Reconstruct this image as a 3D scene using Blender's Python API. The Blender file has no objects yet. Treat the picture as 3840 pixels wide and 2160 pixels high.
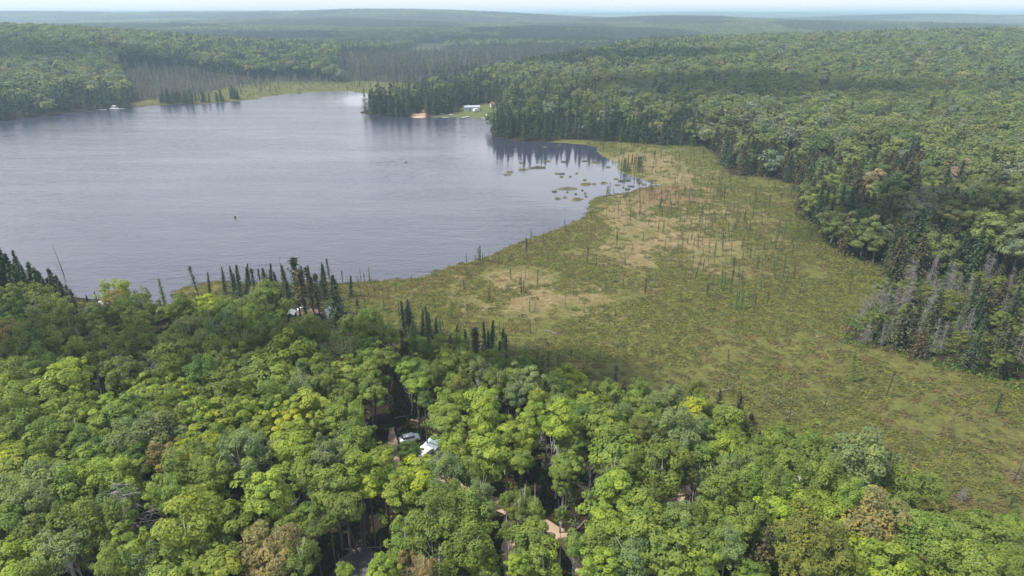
import bpy, math, random
import numpy as np
from mathutils import Vector, Matrix

S = bpy.context.scene
COL = S.collection
R = math.radians

# ------------------------------------------------------------------ camera, sky, sun, exposure
PITCH = R(22.02)
CAM = np.array([0.0, 0.0, 75.0])
cd = bpy.data.cameras.new('camera'); cam = bpy.data.objects.new('camera', cd); COL.objects.link(cam)
cam.location = CAM; cam.rotation_euler = (R(90) - PITCH, 0, 0)
cd.sensor_width = 36; cd.lens = 24; cd.clip_start = 1; cd.clip_end = 60000
S.camera = cam

SUN_EL, SUN_AZ = R(57), R(-104)          # azimuth from +Y towards +X : the sun stands to the left, a little beyond
W = bpy.data.worlds.new('World'); S.world = W; W.use_nodes = True
wn = W.node_tree
bg = wn.nodes['Background']
sky = wn.nodes.new('ShaderNodeTexSky'); sky.sky_type = 'NISHITA'; sky.sun_disc = False
sky.sun_elevation = SUN_EL; sky.sun_rotation = SUN_AZ
sky.altitude = 300; sky.air_density = 1.0; sky.dust_density = 2.0; sky.ozone_density = 1.2
# a bright thin overcast lies over the blue, closed towards the horizon
wc = wn.nodes.new('ShaderNodeTexCoord'); sx = wn.nodes.new('ShaderNodeSeparateXYZ'); wn.links.new(wc.outputs['Generated'], sx.inputs[0])
mr = wn.nodes.new('ShaderNodeMapRange'); wn.links.new(sx.outputs['Z'], mr.inputs[0]); mr.inputs[1].default_value = .30; mr.inputs[2].default_value = .85; mr.inputs[3].default_value = 1.0; mr.inputs[4].default_value = .12
cn_ = wn.nodes.new('ShaderNodeTexNoise'); cn_.inputs['Scale'].default_value = 3.5; cn_.inputs['Detail'].default_value = 5; wn.links.new(wc.outputs['Generated'], cn_.inputs['Vector'])
cm_ = wn.nodes.new('ShaderNodeMath'); cm_.operation = 'MULTIPLY_ADD'; wn.links.new(cn_.outputs['Fac'], cm_.inputs[0]); cm_.inputs[1].default_value = .5; cm_.inputs[2].default_value = -.22
ca_ = wn.nodes.new('ShaderNodeMath'); ca_.operation = 'ADD'; ca_.use_clamp = True; wn.links.new(cm_.outputs[0], ca_.inputs[0]); wn.links.new(mr.outputs[0], ca_.inputs[1])
wm = wn.nodes.new('ShaderNodeMix'); wm.data_type = 'RGBA'; wn.links.new(ca_.outputs[0], wm.inputs[0]); wn.links.new(sky.outputs[0], wm.inputs[6]); wm.inputs[7].default_value = (7.3, 7.45, 7.8, 1)
mh = wn.nodes.new('ShaderNodeMapRange'); wn.links.new(sx.outputs['Z'], mh.inputs[0]); mh.inputs[1].default_value = .0; mh.inputs[2].default_value = .10; mh.inputs[3].default_value = .70; mh.inputs[4].default_value = 1.0
wv = wn.nodes.new('ShaderNodeVectorMath'); wv.operation = 'SCALE'; wn.links.new(wm.outputs[2], wv.inputs[0]); wn.links.new(mh.outputs[0], wv.inputs['Scale'])
wn.links.new(wv.outputs[0], bg.inputs[0]); bg.inputs[1].default_value = 0.12
sl = bpy.data.lights.new('sun', 'SUN'); sun = bpy.data.objects.new('sun', sl); COL.objects.link(sun)
sl.energy = 3.7; sl.angle = R(0.9); sl.color = (1.0, 0.95, 0.84)
sd_ = Vector((math.sin(SUN_AZ) * math.cos(SUN_EL), math.cos(SUN_AZ) * math.cos(SUN_EL), math.sin(SUN_EL)))
sun.rotation_euler = (-sd_).to_track_quat('-Z', 'Y').to_euler()
sun.location = (0, 0, 300)
S.view_settings.view_transform = 'Standard'; S.view_settings.look = 'None'
S.view_settings.exposure = 0.66; S.view_settings.gamma = 1.0
cy = S.cycles
cy.max_bounces = 6; cy.diffuse_bounces = 3; cy.glossy_bounces = 2; cy.transmission_bounces = 3
cy.volume_bounces = 1; cy.transparent_max_bounces = 4
cy.use_denoising = True; cy.caustics_reflective = False; cy.caustics_refractive = False
cy.use_adaptive_sampling = False

# ------------------------------------------------------------------ picture <-> place arithmetic (q: 2576 wide, p: 3840 wide)
FQ = 24 / 36 * 2576
cp, sp = math.cos(PITCH), math.sin(PITCH)
def place(u, v, h=0.0):
    """where the ray of photo point (u, v) meets the level z = h"""
    a = (u - 1288) / FQ; b = (724.5 - v) / FQ
    d = np.array([a, cp + b * sp, -sp + b * cp])
    t = (h - CAM[2]) / d[2]
    return CAM + d * t
def pk(x, y, h=0.0): return place(x / 1.49068, y / 1.49068, h)
def proj(x, y, z):
    zz = z - 75.0
    f = y * cp - zz * sp
    f = np.where(f > 1, f, 1)
    return 1288 + FQ * x / f, 724.5 - FQ * (y * sp + zz * cp) / f, f
def poly(pts, h=0.0): return np.array([place(p[0], p[1], p[2] if len(p) > 2 else h)[:2] for p in pts])
def inside(P, x, y):
    r = np.zeros(x.shape, bool); n = len(P); j = n - 1
    for i in range(n):
        xi, yi = P[i]; xj, yj = P[j]
        c = ((yi > y) != (yj > y)) & (x < (xj - xi) * (y - yi) / ((yj - yi) or 1e-9) + xi)
        r ^= c; j = i
    return r
def sdist(P, x, y):
    """signed distance to a closed outline, negative inside"""
    best = np.full(x.shape, 1e18); n = len(P)
    for i in range(n):
        a = P[i]; b = P[(i + 1) % n]; e = b - a; L = float(e @ e) or 1e-9
        t = np.clip(((x - a[0]) * e[0] + (y - a[1]) * e[1]) / L, 0, 1)
        best = np.minimum(best, (x - a[0] - t * e[0]) ** 2 + (y - a[1] - t * e[1]) ** 2)
    d = np.sqrt(best)
    return np.where(inside(P, x, y), -d, d)
def sstep(a, b, x):
    t = np.clip((x - a) / (b - a), 0, 1); return t * t * (3 - 2 * t)
_nr = np.random.RandomState(7); _tab = _nr.rand(256, 256)
def vnoise(x, y, s):
    x = x / s + 1000.3; y = y / s + 1000.7
    i = np.floor(x).astype(int); j = np.floor(y).astype(int); fx = x - i; fy = y - j
    fx = fx * fx * (3 - 2 * fx); fy = fy * fy * (3 - 2 * fy)
    g = lambda a, b: _tab[a & 255, b & 255]
    return (g(i, j) * (1 - fx) + g(i + 1, j) * fx) * (1 - fy) + (g(i, j + 1) * (1 - fx) + g(i + 1, j + 1) * fx) * fy
def fbm(x, y, s, o=3):
    r = 0; a = 1; t = 0
    for k in range(o):
        r = r + a * vnoise(x + 37 * k, y - 91 * k, s / 2 ** k); t += a; a *= .5
    return r / t

# ------------------------------------------------------------------ outlines on the ground
def rough(P, amp, step=6):
    """adds small bays and bumps to an outline"""
    out = []
    n = len(P)
    for i in range(n):
        a, b = P[i], P[(i + 1) % n]; L = np.linalg.norm(b - a); m = max(1, min(24, int(L / step)))
        nrm = np.array([-(b - a)[1], (b - a)[0]]) / (L or 1)
        for k in range(m):
            p = a + (b - a) * k / m
            w = float(fbm(p[0:1], p[1:2], 9.0, 3)[0] - .5) * 2
            out.append(p + nrm * amp * w * (1 if k else .4))
    return np.array(out)
LAKE = poly([(-420, 352), (-150, 322), (0, 306), (100, 293), (200, 283), (250, 277), (310, 273), (380, 266), (430, 263), (520, 262), (590, 255), (640, 251),
    (668, 243), (700, 239), (745, 236), (800, 231), (850, 229.5), (885, 229), (892, 233), (930, 236), (985, 239), (1030, 243), (1046, 248), (1030, 251), (1000, 254),
    (985, 258), (960, 263), (940, 271), (925, 278), (906, 281), (905, 285), (925, 288), (945, 290), (985, 293), (1030, 295), (1060, 297), (1090, 296),
    (1130, 294), (1170, 295), (1200, 297), (1240, 299), (1262, 305), (1262, 312), (1236, 316), (1232, 330), (1240, 342), (1262, 349), (1300, 354), (1350, 358), (1400, 359),
    (1440, 362), (1480, 366), (1502, 371), (1500, 381), (1512, 392), (1530, 400), (1556, 412), (1552, 424), (1566, 436), (1600, 449), (1622, 452), (1645, 462), (1668, 466),
    (1640, 468), (1606, 474), (1580, 485), (1545, 489), (1512, 494), (1490, 503), (1480, 512), (1484, 528), (1473, 545), (1445, 558), (1420, 571), (1375, 586), (1330, 603),
    (1285, 618), (1240, 640), (1190, 655), (1130, 671), (1100, 683), (1060, 697), (990, 704), (930, 708), (870, 712), (800, 714), (740, 713), (680, 712), (640, 710), (600, 716), (583, 709),
    (545, 707), (510, 713), (505, 722), (470, 720), (448, 727), (437, 741), (450, 752), (430, 768), (300, 756), (200, 748), (120, 736), (0, 716), (-200, 700), (-900, 700)])
LAKE = rough(LAKE, 1.6)
BOG = poly([(1400, 352), (1440, 352), (1500, 357), (1600, 362), (1750, 372), (1775, 371), (1800, 400), (1835, 443), (1921, 450), (1992, 465), (2015, 500), (2015, 553),
    (2056, 574), (2077, 609), (2122, 640), (2178, 664), (2230, 678), (2237, 720), (2170, 790), (2098, 862), (2265, 890), (2403, 932), (2576, 975),
    (2900, 1060), (3100, 1500, 6), (2750, 1450, 7), (2600, 1405, 7), (2480, 1350, 7), (2330, 1290, 7), (2200, 1240, 7), (2100, 1195, 7), (1900, 1115, 7), (1750, 1055, 7),
    (1600, 1005, 7), (1480, 985, 7), (1400, 955, 7), (1230, 905, 6), (1100, 868, 6), (1000, 820, 6), (940, 790, 5), (900, 780, 3), (860, 760), (640, 760), (560, 770), (440, 756), (430, 700), (900, 640), (1200, 560), (1350, 480), (1300, 400)])
BOGFAR = poly([(330, 260), (377, 250), (480, 244), (517, 233), (600, 215), (700, 206), (858, 208), (905, 204), (1035, 211), (1100, 232), (1100, 243), (1038, 252),
    (900, 262), (700, 262), (500, 275), (360, 275)])
DEADSTAND = poly([(300, 212), (330, 258), (377, 254), (517, 243), (600, 224), (700, 214), (860, 216), (800, 203), (640, 203), (480, 199), (320, 203)])
SWAMP = poly([(850, 165), (1050, 140), (1250, 133), (1550, 128), (1640, 135), (1560, 160), (1450, 185), (1300, 205), (1180, 222), (1100, 228), (1035, 211), (905, 204), (860, 207)])
LAWN = poly([(1162, 275), (1208, 270), (1248, 266), (1250, 300), (1180, 298), (1090, 297), (1085, 294), (1125, 289), (1160, 288)])
BEACH = poly([(1041, 280), (1067, 280), (1070, 290), (1068, 297), (1034, 297), (1034, 289)])
FIELD1 = poly([(975, 138), (1035, 120), (1055, 111), (1130, 112), (1132, 136), (1080, 143)])
FIELD2 = poly([(1490, 116), (1540, 108), (1600, 108), (1640, 114), (1640, 131), (1560, 131)])
BARNY = poly([(806, 152), (846, 152), (842, 134), (810, 134)])
CABY = poly([(1448, 342), (1449, 310), (1467, 310), (1468, 342)])
YARD = poly([(715, 792), (735, 775), (760, 770), (800, 775), (850, 785), (850, 815), (800, 812), (770, 822), (735, 815)])
CLEAR = poly([(1000, 1085), (1085, 1080), (1120, 1105), (1125, 1150), (1060, 1175), (985, 1185), (975, 1130)])
GAP2 = poly([(1190, 1250), (1300, 1265), (1420, 1285), (1480, 1330), (1440, 1400), (1350, 1370), (1270, 1320), (1180, 1290)])
GAP3 = poly([(1670, 1215), (1725, 1215), (1735, 1260), (1690, 1290), (1665, 1270)])
GAP4 = poly([(770, 1360), (950, 1350), (960, 1449), (850, 1470), (760, 1440)])
STAND = poly([(2100, 862), (2240, 715), (2330, 700), (2600, 740), (2700, 1010), (2576, 985), (2403, 938), (2265, 895)])

TOPS = np.array([(-200, 730), (0, 735), (150, 758), (200, 765), (450, 765), (560, 752), (640, 752), (700, 745), (860, 800), (900, 800), (1000, 822), (1100, 865), (1230, 900), (1400, 950), (1480, 985), (1600, 1003), (1750, 1055), (1900, 1105), (2100, 1190), (2330, 1290), (2576, 1400), (2900, 1500)], float)
SD_LAKE = lambda x, y: sdist(LAKE, x, y)
def ridge(x, y, u, D, h, rx, ry):
    a = (u - 1288) / FQ
    cx, cyy = D * a * .94, D
    return h * np.exp(-((x - cx) / rx) ** 2 - ((y - cyy) / ry) ** 2)
def height(x, y):
    x = np.asarray(x, float); y = np.asarray(y, float)
    near = y < 1300
    sl_ = np.full(x.shape, 400.0); sb = np.full(x.shape, 400.0)
    if near.any():
        sl_[near] = SD_LAKE(x[near], y[near])
        sb[near] = np.minimum(sdist(BOG, x[near], y[near]), sdist(BOGFAR, x[near], y[near]))
    z = np.where(sl_ < 0, np.maximum(-1.6, sl_ * .25), .3 * (1 - np.exp(-np.maximum(sl_, 0) / 1.2)))
    dry = np.minimum(sl_, sb)
    z = z + np.where(dry > 0, 1.1 * (1 - np.exp(-np.maximum(dry, 0) / 14)), 0) * np.where(y < 900, 1, 1)
    hills = ridge(x, y, -100, 1000, 41, 400, 330) + ridge(x, y, 2700, 1050, 34, 700, 420)
    z = z + hills * sstep(0, 170, dry)
    far = ridge(x, y, 200, 4300, 60, 2500, 620) + ridge(x, y, 1050, 3900, 47, 1000, 560) + ridge(x, y, 1700, 3100, 36, 520, 420) + ridge(x, y, 2450, 4600, 42, 1500, 500) + ridge(x, y, 300, 2300, 24, 900, 350) + ridge(x, y, 2150, 2500, 26, 700, 230) + ridge(x, y, 800, 2900, 30, 800, 260) + ridge(x, y, 1350, 2150, 14, 500, 200)
    far = far + ridge(x, y, 1950, 8200, 46, 2800, 900) + ridge(x, y, 600, 9500, 60, 4200, 1000)
    rr = np.hypot(x, y)
    far = far + (fbm(x, y, 1400, 3) - .35) * 34 * sstep(1700, 3600, rr) + sstep(9000, 15500, rr) * (46 + 26 * fbm(x, y, 3200, 2))
    return z + far * sstep(1300, 2200, rr) + (fbm(x, y, 40, 2) - .5) * 1.2 * sstep(5, 60, dry) * sstep(0, 60, sb)

# ------------------------------------------------------------------ mesh helpers
def mesh_quads(name, V, Q, mats, mi=None, var=None, smooth=False):
    me = bpy.data.meshes.new(name); V = np.asarray(V, np.float32); Q = np.asarray(Q, np.int32)
    me.vertices.add(len(V)); me.vertices.foreach_set('co', V.ravel())
    me.loops.add(Q.size); me.loops.foreach_set('vertex_index', Q.ravel())
    me.polygons.add(len(Q)); me.polygons.foreach_set('loop_start', np.arange(0, Q.size, 4, dtype=np.int32))
    me.polygons.foreach_set('loop_total', np.full(len(Q), 4, np.int32))
    for m in mats: me.materials.append(m)
    if mi is not None: me.polygons.foreach_set('material_index', np.asarray(mi, np.int32))
    if var is not None:
        a = me.attributes.new('var', 'FLOAT', 'FACE'); a.data.foreach_set('value', np.asarray(var, np.float32))
    me.polygons.foreach_set('use_smooth', np.full(len(Q), smooth))
    me.update(calc_edges=True)
    return me
class QB:
    """collects quads"""
    def __init__(s): s.V = []; s.Q = []; s.n = 0; s.var = []; s.mi = []
    def add(s, V, Q, var=None, mi=0):
        V = np.asarray(V, float); Q = np.asarray(Q, int)
        s.V.append(V); s.Q.append(Q + s.n); s.n += len(V)
        s.var.append(np.full(len(Q), .5) if var is None else np.asarray(var)); s.mi.append(np.full(len(Q), mi))
    def leaves(s, C, N, size, rng, asp=.62, var=None, mi=0):
        n = len(C); t = rng.normal(size=(n, 3)); N = N / (np.linalg.norm(N, axis=1, keepdims=True) + 1e-9)
        t -= (t * N).sum(1, keepdims=True) * N; t /= np.linalg.norm(t, axis=1, keepdims=True) + 1e-9
        b = np.cross(N, t); sz = (size * rng.uniform(.65, 1.35, n))[:, None] if np.ndim(size) == 0 else size[:, None]
        V = np.stack([C + t * sz, C + b * sz * asp + N * sz * .12, C - t * sz, C - b * sz * asp + N * sz * .12], 1).reshape(-1, 3)
        s.add(V, np.arange(4 * n).reshape(n, 4), rng.rand(n) if var is None else var, mi)
    def streaks(s, A, B, w, rng, var=None, mi=0):
        """thin blades from A to B"""
        n = len(A); d = B - A; t = np.cross(d, rng.normal(size=(n, 3))); t /= np.linalg.norm(t, axis=1, keepdims=True) + 1e-9
        w = np.broadcast_to(np.asarray(w, float), (n,))[:, None]
        V = np.stack([A - t * w, A + t * w, B + t * w * .35, B - t * w * .35], 1).reshape(-1, 3)
        s.add(V, np.arange(4 * n).reshape(n, 4), rng.rand(n) if var is None else var, mi)
    def tube(s, P, r, k=6, mi=0, cap=False):
        P = np.asarray(P, float); n = len(P); V = []
        for i in range(n):
            d = P[min(i + 1, n - 1)] - P[max(i - 1, 0)]; d /= np.linalg.norm(d) + 1e-9
            a = np.cross(d, [0.31, .95, .07] if abs(d[1]) < .8 else [1, 0, 0]); a /= np.linalg.norm(a); b = np.cross(d, a)
            for j in range(k):
                th = 2 * math.pi * j / k; V.append(P[i] + (a * math.cos(th) + b * math.sin(th)) * r[i])
        Q = [(i * k + j, i * k + (j + 1) % k, (i + 1) * k + (j + 1) % k, (i + 1) * k + j) for i in range(n - 1) for j in range(k)]
        s.add(V, Q, None, mi)
        if cap and k == 6:
            for i in (0, n - 1): s.add(V[i * k:(i + 1) * k], [(0, 1, 2, 3), (0, 3, 4, 5)], None, mi)
    def box(s, c, d, rz=0.0, mi=0, taper=1.0):
        x, y, z = np.array(d) / 2; ca, sa = math.cos(rz), math.sin(rz); V = []
        for sz, tp in ((-1, 1), (1, taper)):
            for sx, sy in ((-1, -1), (1, -1), (1, 1), (-1, 1)):
                px, py = sx * x * tp, sy * y * tp; V.append((c[0] + px * ca - py * sa, c[1] + px * sa + py * ca, c[2] + sz * z))
        s.add(V, [(3, 2, 1, 0), (4, 5, 6, 7), (0, 1, 5, 4), (1, 2, 6, 5), (2, 3, 7, 6), (3, 0, 4, 7)], None, mi)
    def mesh(s, name, mats, smooth=False):
        return mesh_quads(name, np.concatenate(s.V), np.concatenate(s.Q), mats, np.concatenate(s.mi), np.concatenate(s.var), smooth)
def obj(name, me, parent=None, loc=None):
    o = bpy.data.objects.new(name, me); COL.objects.link(o)
    if parent is not None: o.parent = parent
    if loc is not None: o.location = loc
    return o
def tag(o, label=None, cat=None, group=None, kind=None):
    if label: o['label'] = label
    if cat: o['category'] = cat
    if group: o['group'] = group
    if kind: o['kind'] = kind
    return o
def thing(name, loc, label, cat, rz=0, group=None, tilt=None, sc=None):
    o = bpy.data.objects.new(name, None); COL.objects.link(o); o.location = loc
    o.rotation_euler = (tilt[0] if tilt else 0, tilt[1] if tilt else 0, rz); o.empty_display_size = .2
    if sc is not None: o.scale = sc
    return tag(o, label, cat, group)

# ------------------------------------------------------------------ materials
def mat(name): 
    m = bpy.data.materials.new(name); m.use_nodes = True; nt = m.node_tree; b = nt.nodes['Principled BSDF']
    return m, nt, b
def N(nt, t, **k):
    n = nt.nodes.new(t)
    for a, v in k.items(): setattr(n, a, v)
    return n
def mixc(nt, fac, a, b, mode='MIX'):
    n = N(nt, 'ShaderNodeMix', data_type='RGBA', blend_type=mode)
    for i, v in ((0, fac), (6, a), (7, b)):
        if isinstance(v, bpy.types.NodeSocket): nt.links.new(v, n.inputs[i])
        elif i == 0: n.inputs[0].default_value = v
        else: n.inputs[i].default_value = (*v, 1)
    return n.outputs[2]
def noise(nt, vec, scale, detail=3, rough_=.5, dim='3D'):
    n = N(nt, 'ShaderNodeTexNoise', noise_dimensions=dim); n.inputs['Scale'].default_value = scale; n.inputs['Detail'].default_value = detail
    n.inputs['Roughness'].default_value = rough_
    if vec is not None: nt.links.new(vec, n.inputs['Vector'])
    return n.outputs['Fac']
def ramp(nt, fac, lo, hi):
    n = N(nt, 'ShaderNodeMapRange', interpolation_type='SMOOTHSTEP'); n.inputs[1].default_value = lo; n.inputs[2].default_value = hi
    nt.links.new(fac, n.inputs[0]); return n.outputs[0]
def math_(nt, op, a, b=None):
    n = N(nt, 'ShaderNodeMath', operation=op)
    for i, v in ((0, a), (1, b)):
        if v is None: continue
        if isinstance(v, bpy.types.NodeSocket): nt.links.new(v, n.inputs[i])
        else: n.inputs[i].default_value = v
    return n.outputs[0]
def plain(name, col, rough_=.7, grain=.12, scale=6.0, metal=0.0):
    m, nt, b = mat(name); geo = N(nt, 'ShaderNodeTexCoord')
    f = noise(nt, geo.outputs['Object'], scale, 4)
    c = mixc(nt, f, tuple(x * (1 - grain) for x in col), tuple(min(1, x * (1 + grain)) for x in col))
    nt.links.new(c, b.inputs['Base Color']); b.inputs['Roughness'].default_value = rough_; b.inputs['Metallic'].default_value = metal
    return m
def foliage(name, inst, transl=.36, vary=.3, warm=(1.25, 1.08, .6)):
    """leaf surface; its own tone is the tree's tone attribute, each leaf varies a little"""
    m, nt, b = mat(name); out = nt.nodes['Material Output']
    at = N(nt, 'ShaderNodeAttribute', attribute_name='tone', attribute_type='INSTANCER' if inst else 'OBJECT')
    av = N(nt, 'ShaderNodeAttribute', attribute_name='var', attribute_type='GEOMETRY')
    v = av.outputs['Fac']
    k = math_(nt, 'ADD', math_(nt, 'MULTIPLY', v, vary * 2), 1 - vary)
    comb = N(nt, 'ShaderNodeCombineColor')
    for i in range(3): nt.links.new(k, comb.inputs[i])
    c = mixc(nt, 1.0, at.outputs['Color'], comb.outputs[0], 'MULTIPLY')
    c2 = mixc(nt, 1.0, c, warm, 'MULTIPLY')
    c = mixc(nt, ramp(nt, v, .55, 1.0), c, c2)
    gp = N(nt, 'ShaderNodeNewGeometry').outputs['Position']; pn = noise(nt, gp, .45, 3, .6)
    c = mixc(nt, ramp(nt, pn, .35, .65), mixc(nt, 1.0, c, (.80, .84, .92), 'MULTIPLY'), mixc(nt, 1.0, c, (1.16, 1.10, 1.05), 'MULTIPLY'))
    nt.links.new(c, b.inputs['Base Color']); b.inputs['Roughness'].default_value = .55; b.inputs['Specular IOR Level'].default_value = .22
    tr = N(nt, 'ShaderNodeBsdfTranslucent'); nt.links.new(mixc(nt, 1.0, c, (1.15, 1.2, .55), 'MULTIPLY'), tr.inputs[0])
    mx = N(nt, 'ShaderNodeMixShader'); mx.inputs[0].default_value = transl
    nt.links.new(b.outputs[0], mx.inputs[1]); nt.links.new(tr.outputs[0], mx.inputs[2]); nt.links.new(mx.outputs[0], out.inputs[0])
    return m
M = {}
M['leafI'] = foliage('leaf', True); M['leafO'] = foliage('leaf_single', False)
M['needI'] = foliage('needles', True, .12, .4, (1.2, 1.05, .7)); M['needO'] = foliage('needles_single', False, .12, .4, (1.2, 1.05, .7))
M['bark'] = plain('grey_brown_bark', (.10, .085, .07), .9, .4, 3)
M['barkdark'] = plain('dark_bark', (.045, .038, .032), .9, .4, 3)
M['birch'] = plain('white_birch_bark', (.58, .56, .52), .7, .3, 2.5)
M['deadwood'] = plain('weathered_grey_wood', (.225, .205, .195), .9, .3, 3)
M['deadpale'] = plain('bleached_wood', (.52, .50, .48), .9, .25, 3)
# ------------------------------------------------------------------ ground sheet
TAN = poly([(1540, 400), (1600, 380), (1690, 392), (1740, 440), (1790, 470), (1850, 560), (1880, 650), (1700, 690), (1560, 660), (1500, 640), (1540, 580), (1500, 540), (1560, 500), (1660, 475), (1620, 440)])
TAN2 = poly([(1120, 700), (1300, 672), (1450, 690), (1600, 740), (1560, 800), (1400, 800), (1230, 790), (1130, 750)])
REDP = poly([(1600, 480), (1700, 470), (1790, 480), (1780, 505), (1700, 520), (1620, 512)])
PALE = poly([(1330, 1230, 0), (1335, 1300, 0)] + [(1340, 1310)])
def build_ground():
    th = np.radians(np.arange(-58, 58.01, .23)); r = 22 * np.exp(np.arange(0, 6.75, .0115))
    r = r[r < 18600]
    T, Rr = np.meshgrid(th, r); X = Rr * np.sin(T); Y = Rr * np.cos(T)
    Z = height(X.ravel(), Y.ravel())
    V = np.stack([X.ravel(), Y.ravel(), Z], 1); nr, nc = X.shape
    i = np.arange(nr - 1)[:, None] * nc + np.arange(nc - 1)[None]; i = i.ravel()
    Q = np.stack([i, i + 1, i + 1 + nc, i + nc], 1)
    m, nt, b = mat('ground_cover')
    co = N(nt, 'ShaderNodeNewGeometry').outputs['Position']
    A = lambda nm: N(nt, 'ShaderNodeAttribute', attribute_name=nm).outputs['Fac']
    n1 = noise(nt, co, .9, 4, .65); n2 = noise(nt, co, .055, 4, .6); n3 = noise(nt, co, .25, 4, .6); n4 = noise(nt, co, .013, 3)
    forest = mixc(nt, n1, (.018, .014, .009), (.05, .038, .024))
    far = mixc(nt, ramp(nt, n4, .3, .7), (.022, .045, .02), (.045, .085, .026))
    forest = mixc(nt, A('far'), forest, far)
    green = mixc(nt, ramp(nt, n3, .3, .7), (.102, .110, .030), (.145, .150, .041))
    green = mixc(nt, ramp(nt, n1, .42, .62), green, mixc(nt, n2, (.07, .08, .024), (.12, .105, .04)))
    tan = mixc(nt, ramp(nt, n3, .3, .7), (.19, .142, .072), (.27, .208, .115))
    tan = mixc(nt, ramp(nt, n1, .48, .66), tan, (.12, .105, .04))
    tm = ramp(nt, math_(nt, 'ADD', A('tan'), math_(nt, 'MULTIPLY', math_(nt, 'SUBTRACT', n2, .5), 1.6)), .2, .85)
    tm = math_(nt, 'MULTIPLY', tm, .88)
    bog = mixc(nt, tm, green, tan)
    bog = mixc(nt, math_(nt, 'MULTIPLY', A('red'), ramp(nt, n3, .3, .6)), bog, (.165, .10, .055))
    c = mixc(nt, A('bog'), forest, bog)
    c = mixc(nt, A('lawn'), c, mixc(nt, n1, (.085, .105, .036), (.13, .145, .052)))
    c = mixc(nt, A('sand'), c, mixc(nt, n1, (.42, .30, .20), (.55, .41, .29)))
    nt.links.new(c, b.inputs['Base Color']); b.inputs['Roughness'].default_value = .95; b.inputs['Specular IOR Level'].default_value = .1
    bp = N(nt, 'ShaderNodeBump'); bp.inputs['Strength'].default_value = .9; bp.inputs['Distance'].default_value = .5
    nt.links.new(noise(nt, co, 1.6, 4, .7), bp.inputs['Height']); nt.links.new(bp.outputs[0], b.inputs['Normal'])
    me = mesh_quads('ground', V, Q, [m], smooth=True)
    x, y = V[:, 0], V[:, 1]
    def attr(nm, val):
        a = me.attributes.new(nm, 'FLOAT', 'POINT'); a.data.foreach_set('value', np.asarray(val, np.float32))
    nearm = y < 1300
    def mask(P, soft, base=True):
        v = np.zeros(len(x)); v[nearm] = 1 - sstep(-soft, soft, sdist(P, x[nearm], y[nearm])); return v
    sdl = np.full(len(x), 99.); sdl[nearm] = SD_LAKE(x[nearm], y[nearm])
    attr('bog', np.maximum(mask(BOG, 1.5), mask(BOGFAR, 4)))
    attr('tan', np.maximum(mask(TAN, 40), mask(TAN2, 26) * .8)); attr('red', mask(REDP, 8))
    fld = 1 - sstep(-20, 20, sdist(FIELD1, x, y)) + 1 - sstep(-20, 20, sdist(FIELD2, x, y))
    attr('lawn', np.minimum(1, np.maximum(mask(LAWN, 2), fld)))
    attr('sand', np.maximum(mask(BEACH, 1.2), np.maximum(0, 0)))
    attr('far', sstep(600, 1500, np.hypot(x, y)))
    tag(obj('ground', me), 'wooded ground with open bog around the lake', kind='structure')
build_ground()

# ------------------------------------------------------------------ lake water
def build_water():
    x0, y0 = LAKE.min(0) - 12; x1, y1 = LAKE.max(0) + 12
    m, nt, b = mat('lake_water'); co = N(nt, 'ShaderNodeNewGeometry').outputs['Position']
    mp = N(nt, 'ShaderNodeMapping'); mp.inputs['Scale'].default_value = (.55, 1.2, 1); mp.inputs['Rotation'].default_value = (0, 0, R(12)); nt.links.new(co, mp.inputs[0])
    big = noise(nt, co, .012, 3)
    b.inputs['Base Color'].default_value = (.036, .039, .064, 1); b.inputs['IOR'].default_value = 1.48
    cal = ramp(nt, big, .35, .65)
    b.inputs['Specular IOR Level'].default_value = .5
    calm = None
    for (cu, cv, cr) in ((1590, 455, 62), (1450, 385, 60), (1000, 248, 60)):
        c_ = place(cu, cv); vm = N(nt, 'ShaderNodeVectorMath', operation='DISTANCE'); nt.links.new(co, vm.inputs[0]); vm.inputs[1].default_value = (c_[0], c_[1], 0)
        r_ = ramp(nt, vm.outputs['Value'], cr * .55, cr * 1.4); calm = r_ if calm is None else math_(nt, 'MINIMUM', calm, r_)
    rg = math_(nt, 'ADD', math_(nt, 'MULTIPLY', cal, .07), .10); nt.links.new(math_(nt, 'MULTIPLY', rg, math_(nt, 'MAXIMUM', calm, .35)), b.inputs['Roughness'])
    h = math_(nt, 'ADD', noise(nt, mp.outputs[0], .75, 3, .55), math_(nt, 'MULTIPLY', noise(nt, mp.outputs[0], .16, 2), 1.6))
    bp = N(nt, 'ShaderNodeBump'); bp.inputs['Strength'].default_value = 1.0; bp.inputs['Distance'].default_value = .16
    ms = N(nt, 'ShaderNodeMapping'); ms.inputs['Scale'].default_value = (.006, .035, 1); ms.inputs['Rotation'].default_value = (0, 0, R(-14)); nt.links.new(co, ms.inputs[0])
    stk = math_(nt, 'ADD', math_(nt, 'MULTIPLY', ramp(nt, noise(nt, ms.outputs[0], 1.0, 4, .6), .35, .65), .55), .75); h = math_(nt, 'MULTIPLY', h, stk)
    nt.links.new(math_(nt, 'MULTIPLY', h, math_(nt, 'MAXIMUM', calm, .12)), bp.inputs['Height']); nt.links.new(bp.outputs[0], b.inputs['Normal'])
    V = [(x0, y0, 0), (x1, y0, 0), (x1, y1, 0), (x0, y1, 0)]
    me = mesh_quads('lake_water', V, [(0, 1, 2, 3)], [m]); tag(obj('lake_water', me), 'rippled grey lilac lake water', kind='structure')
build_water()

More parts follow.
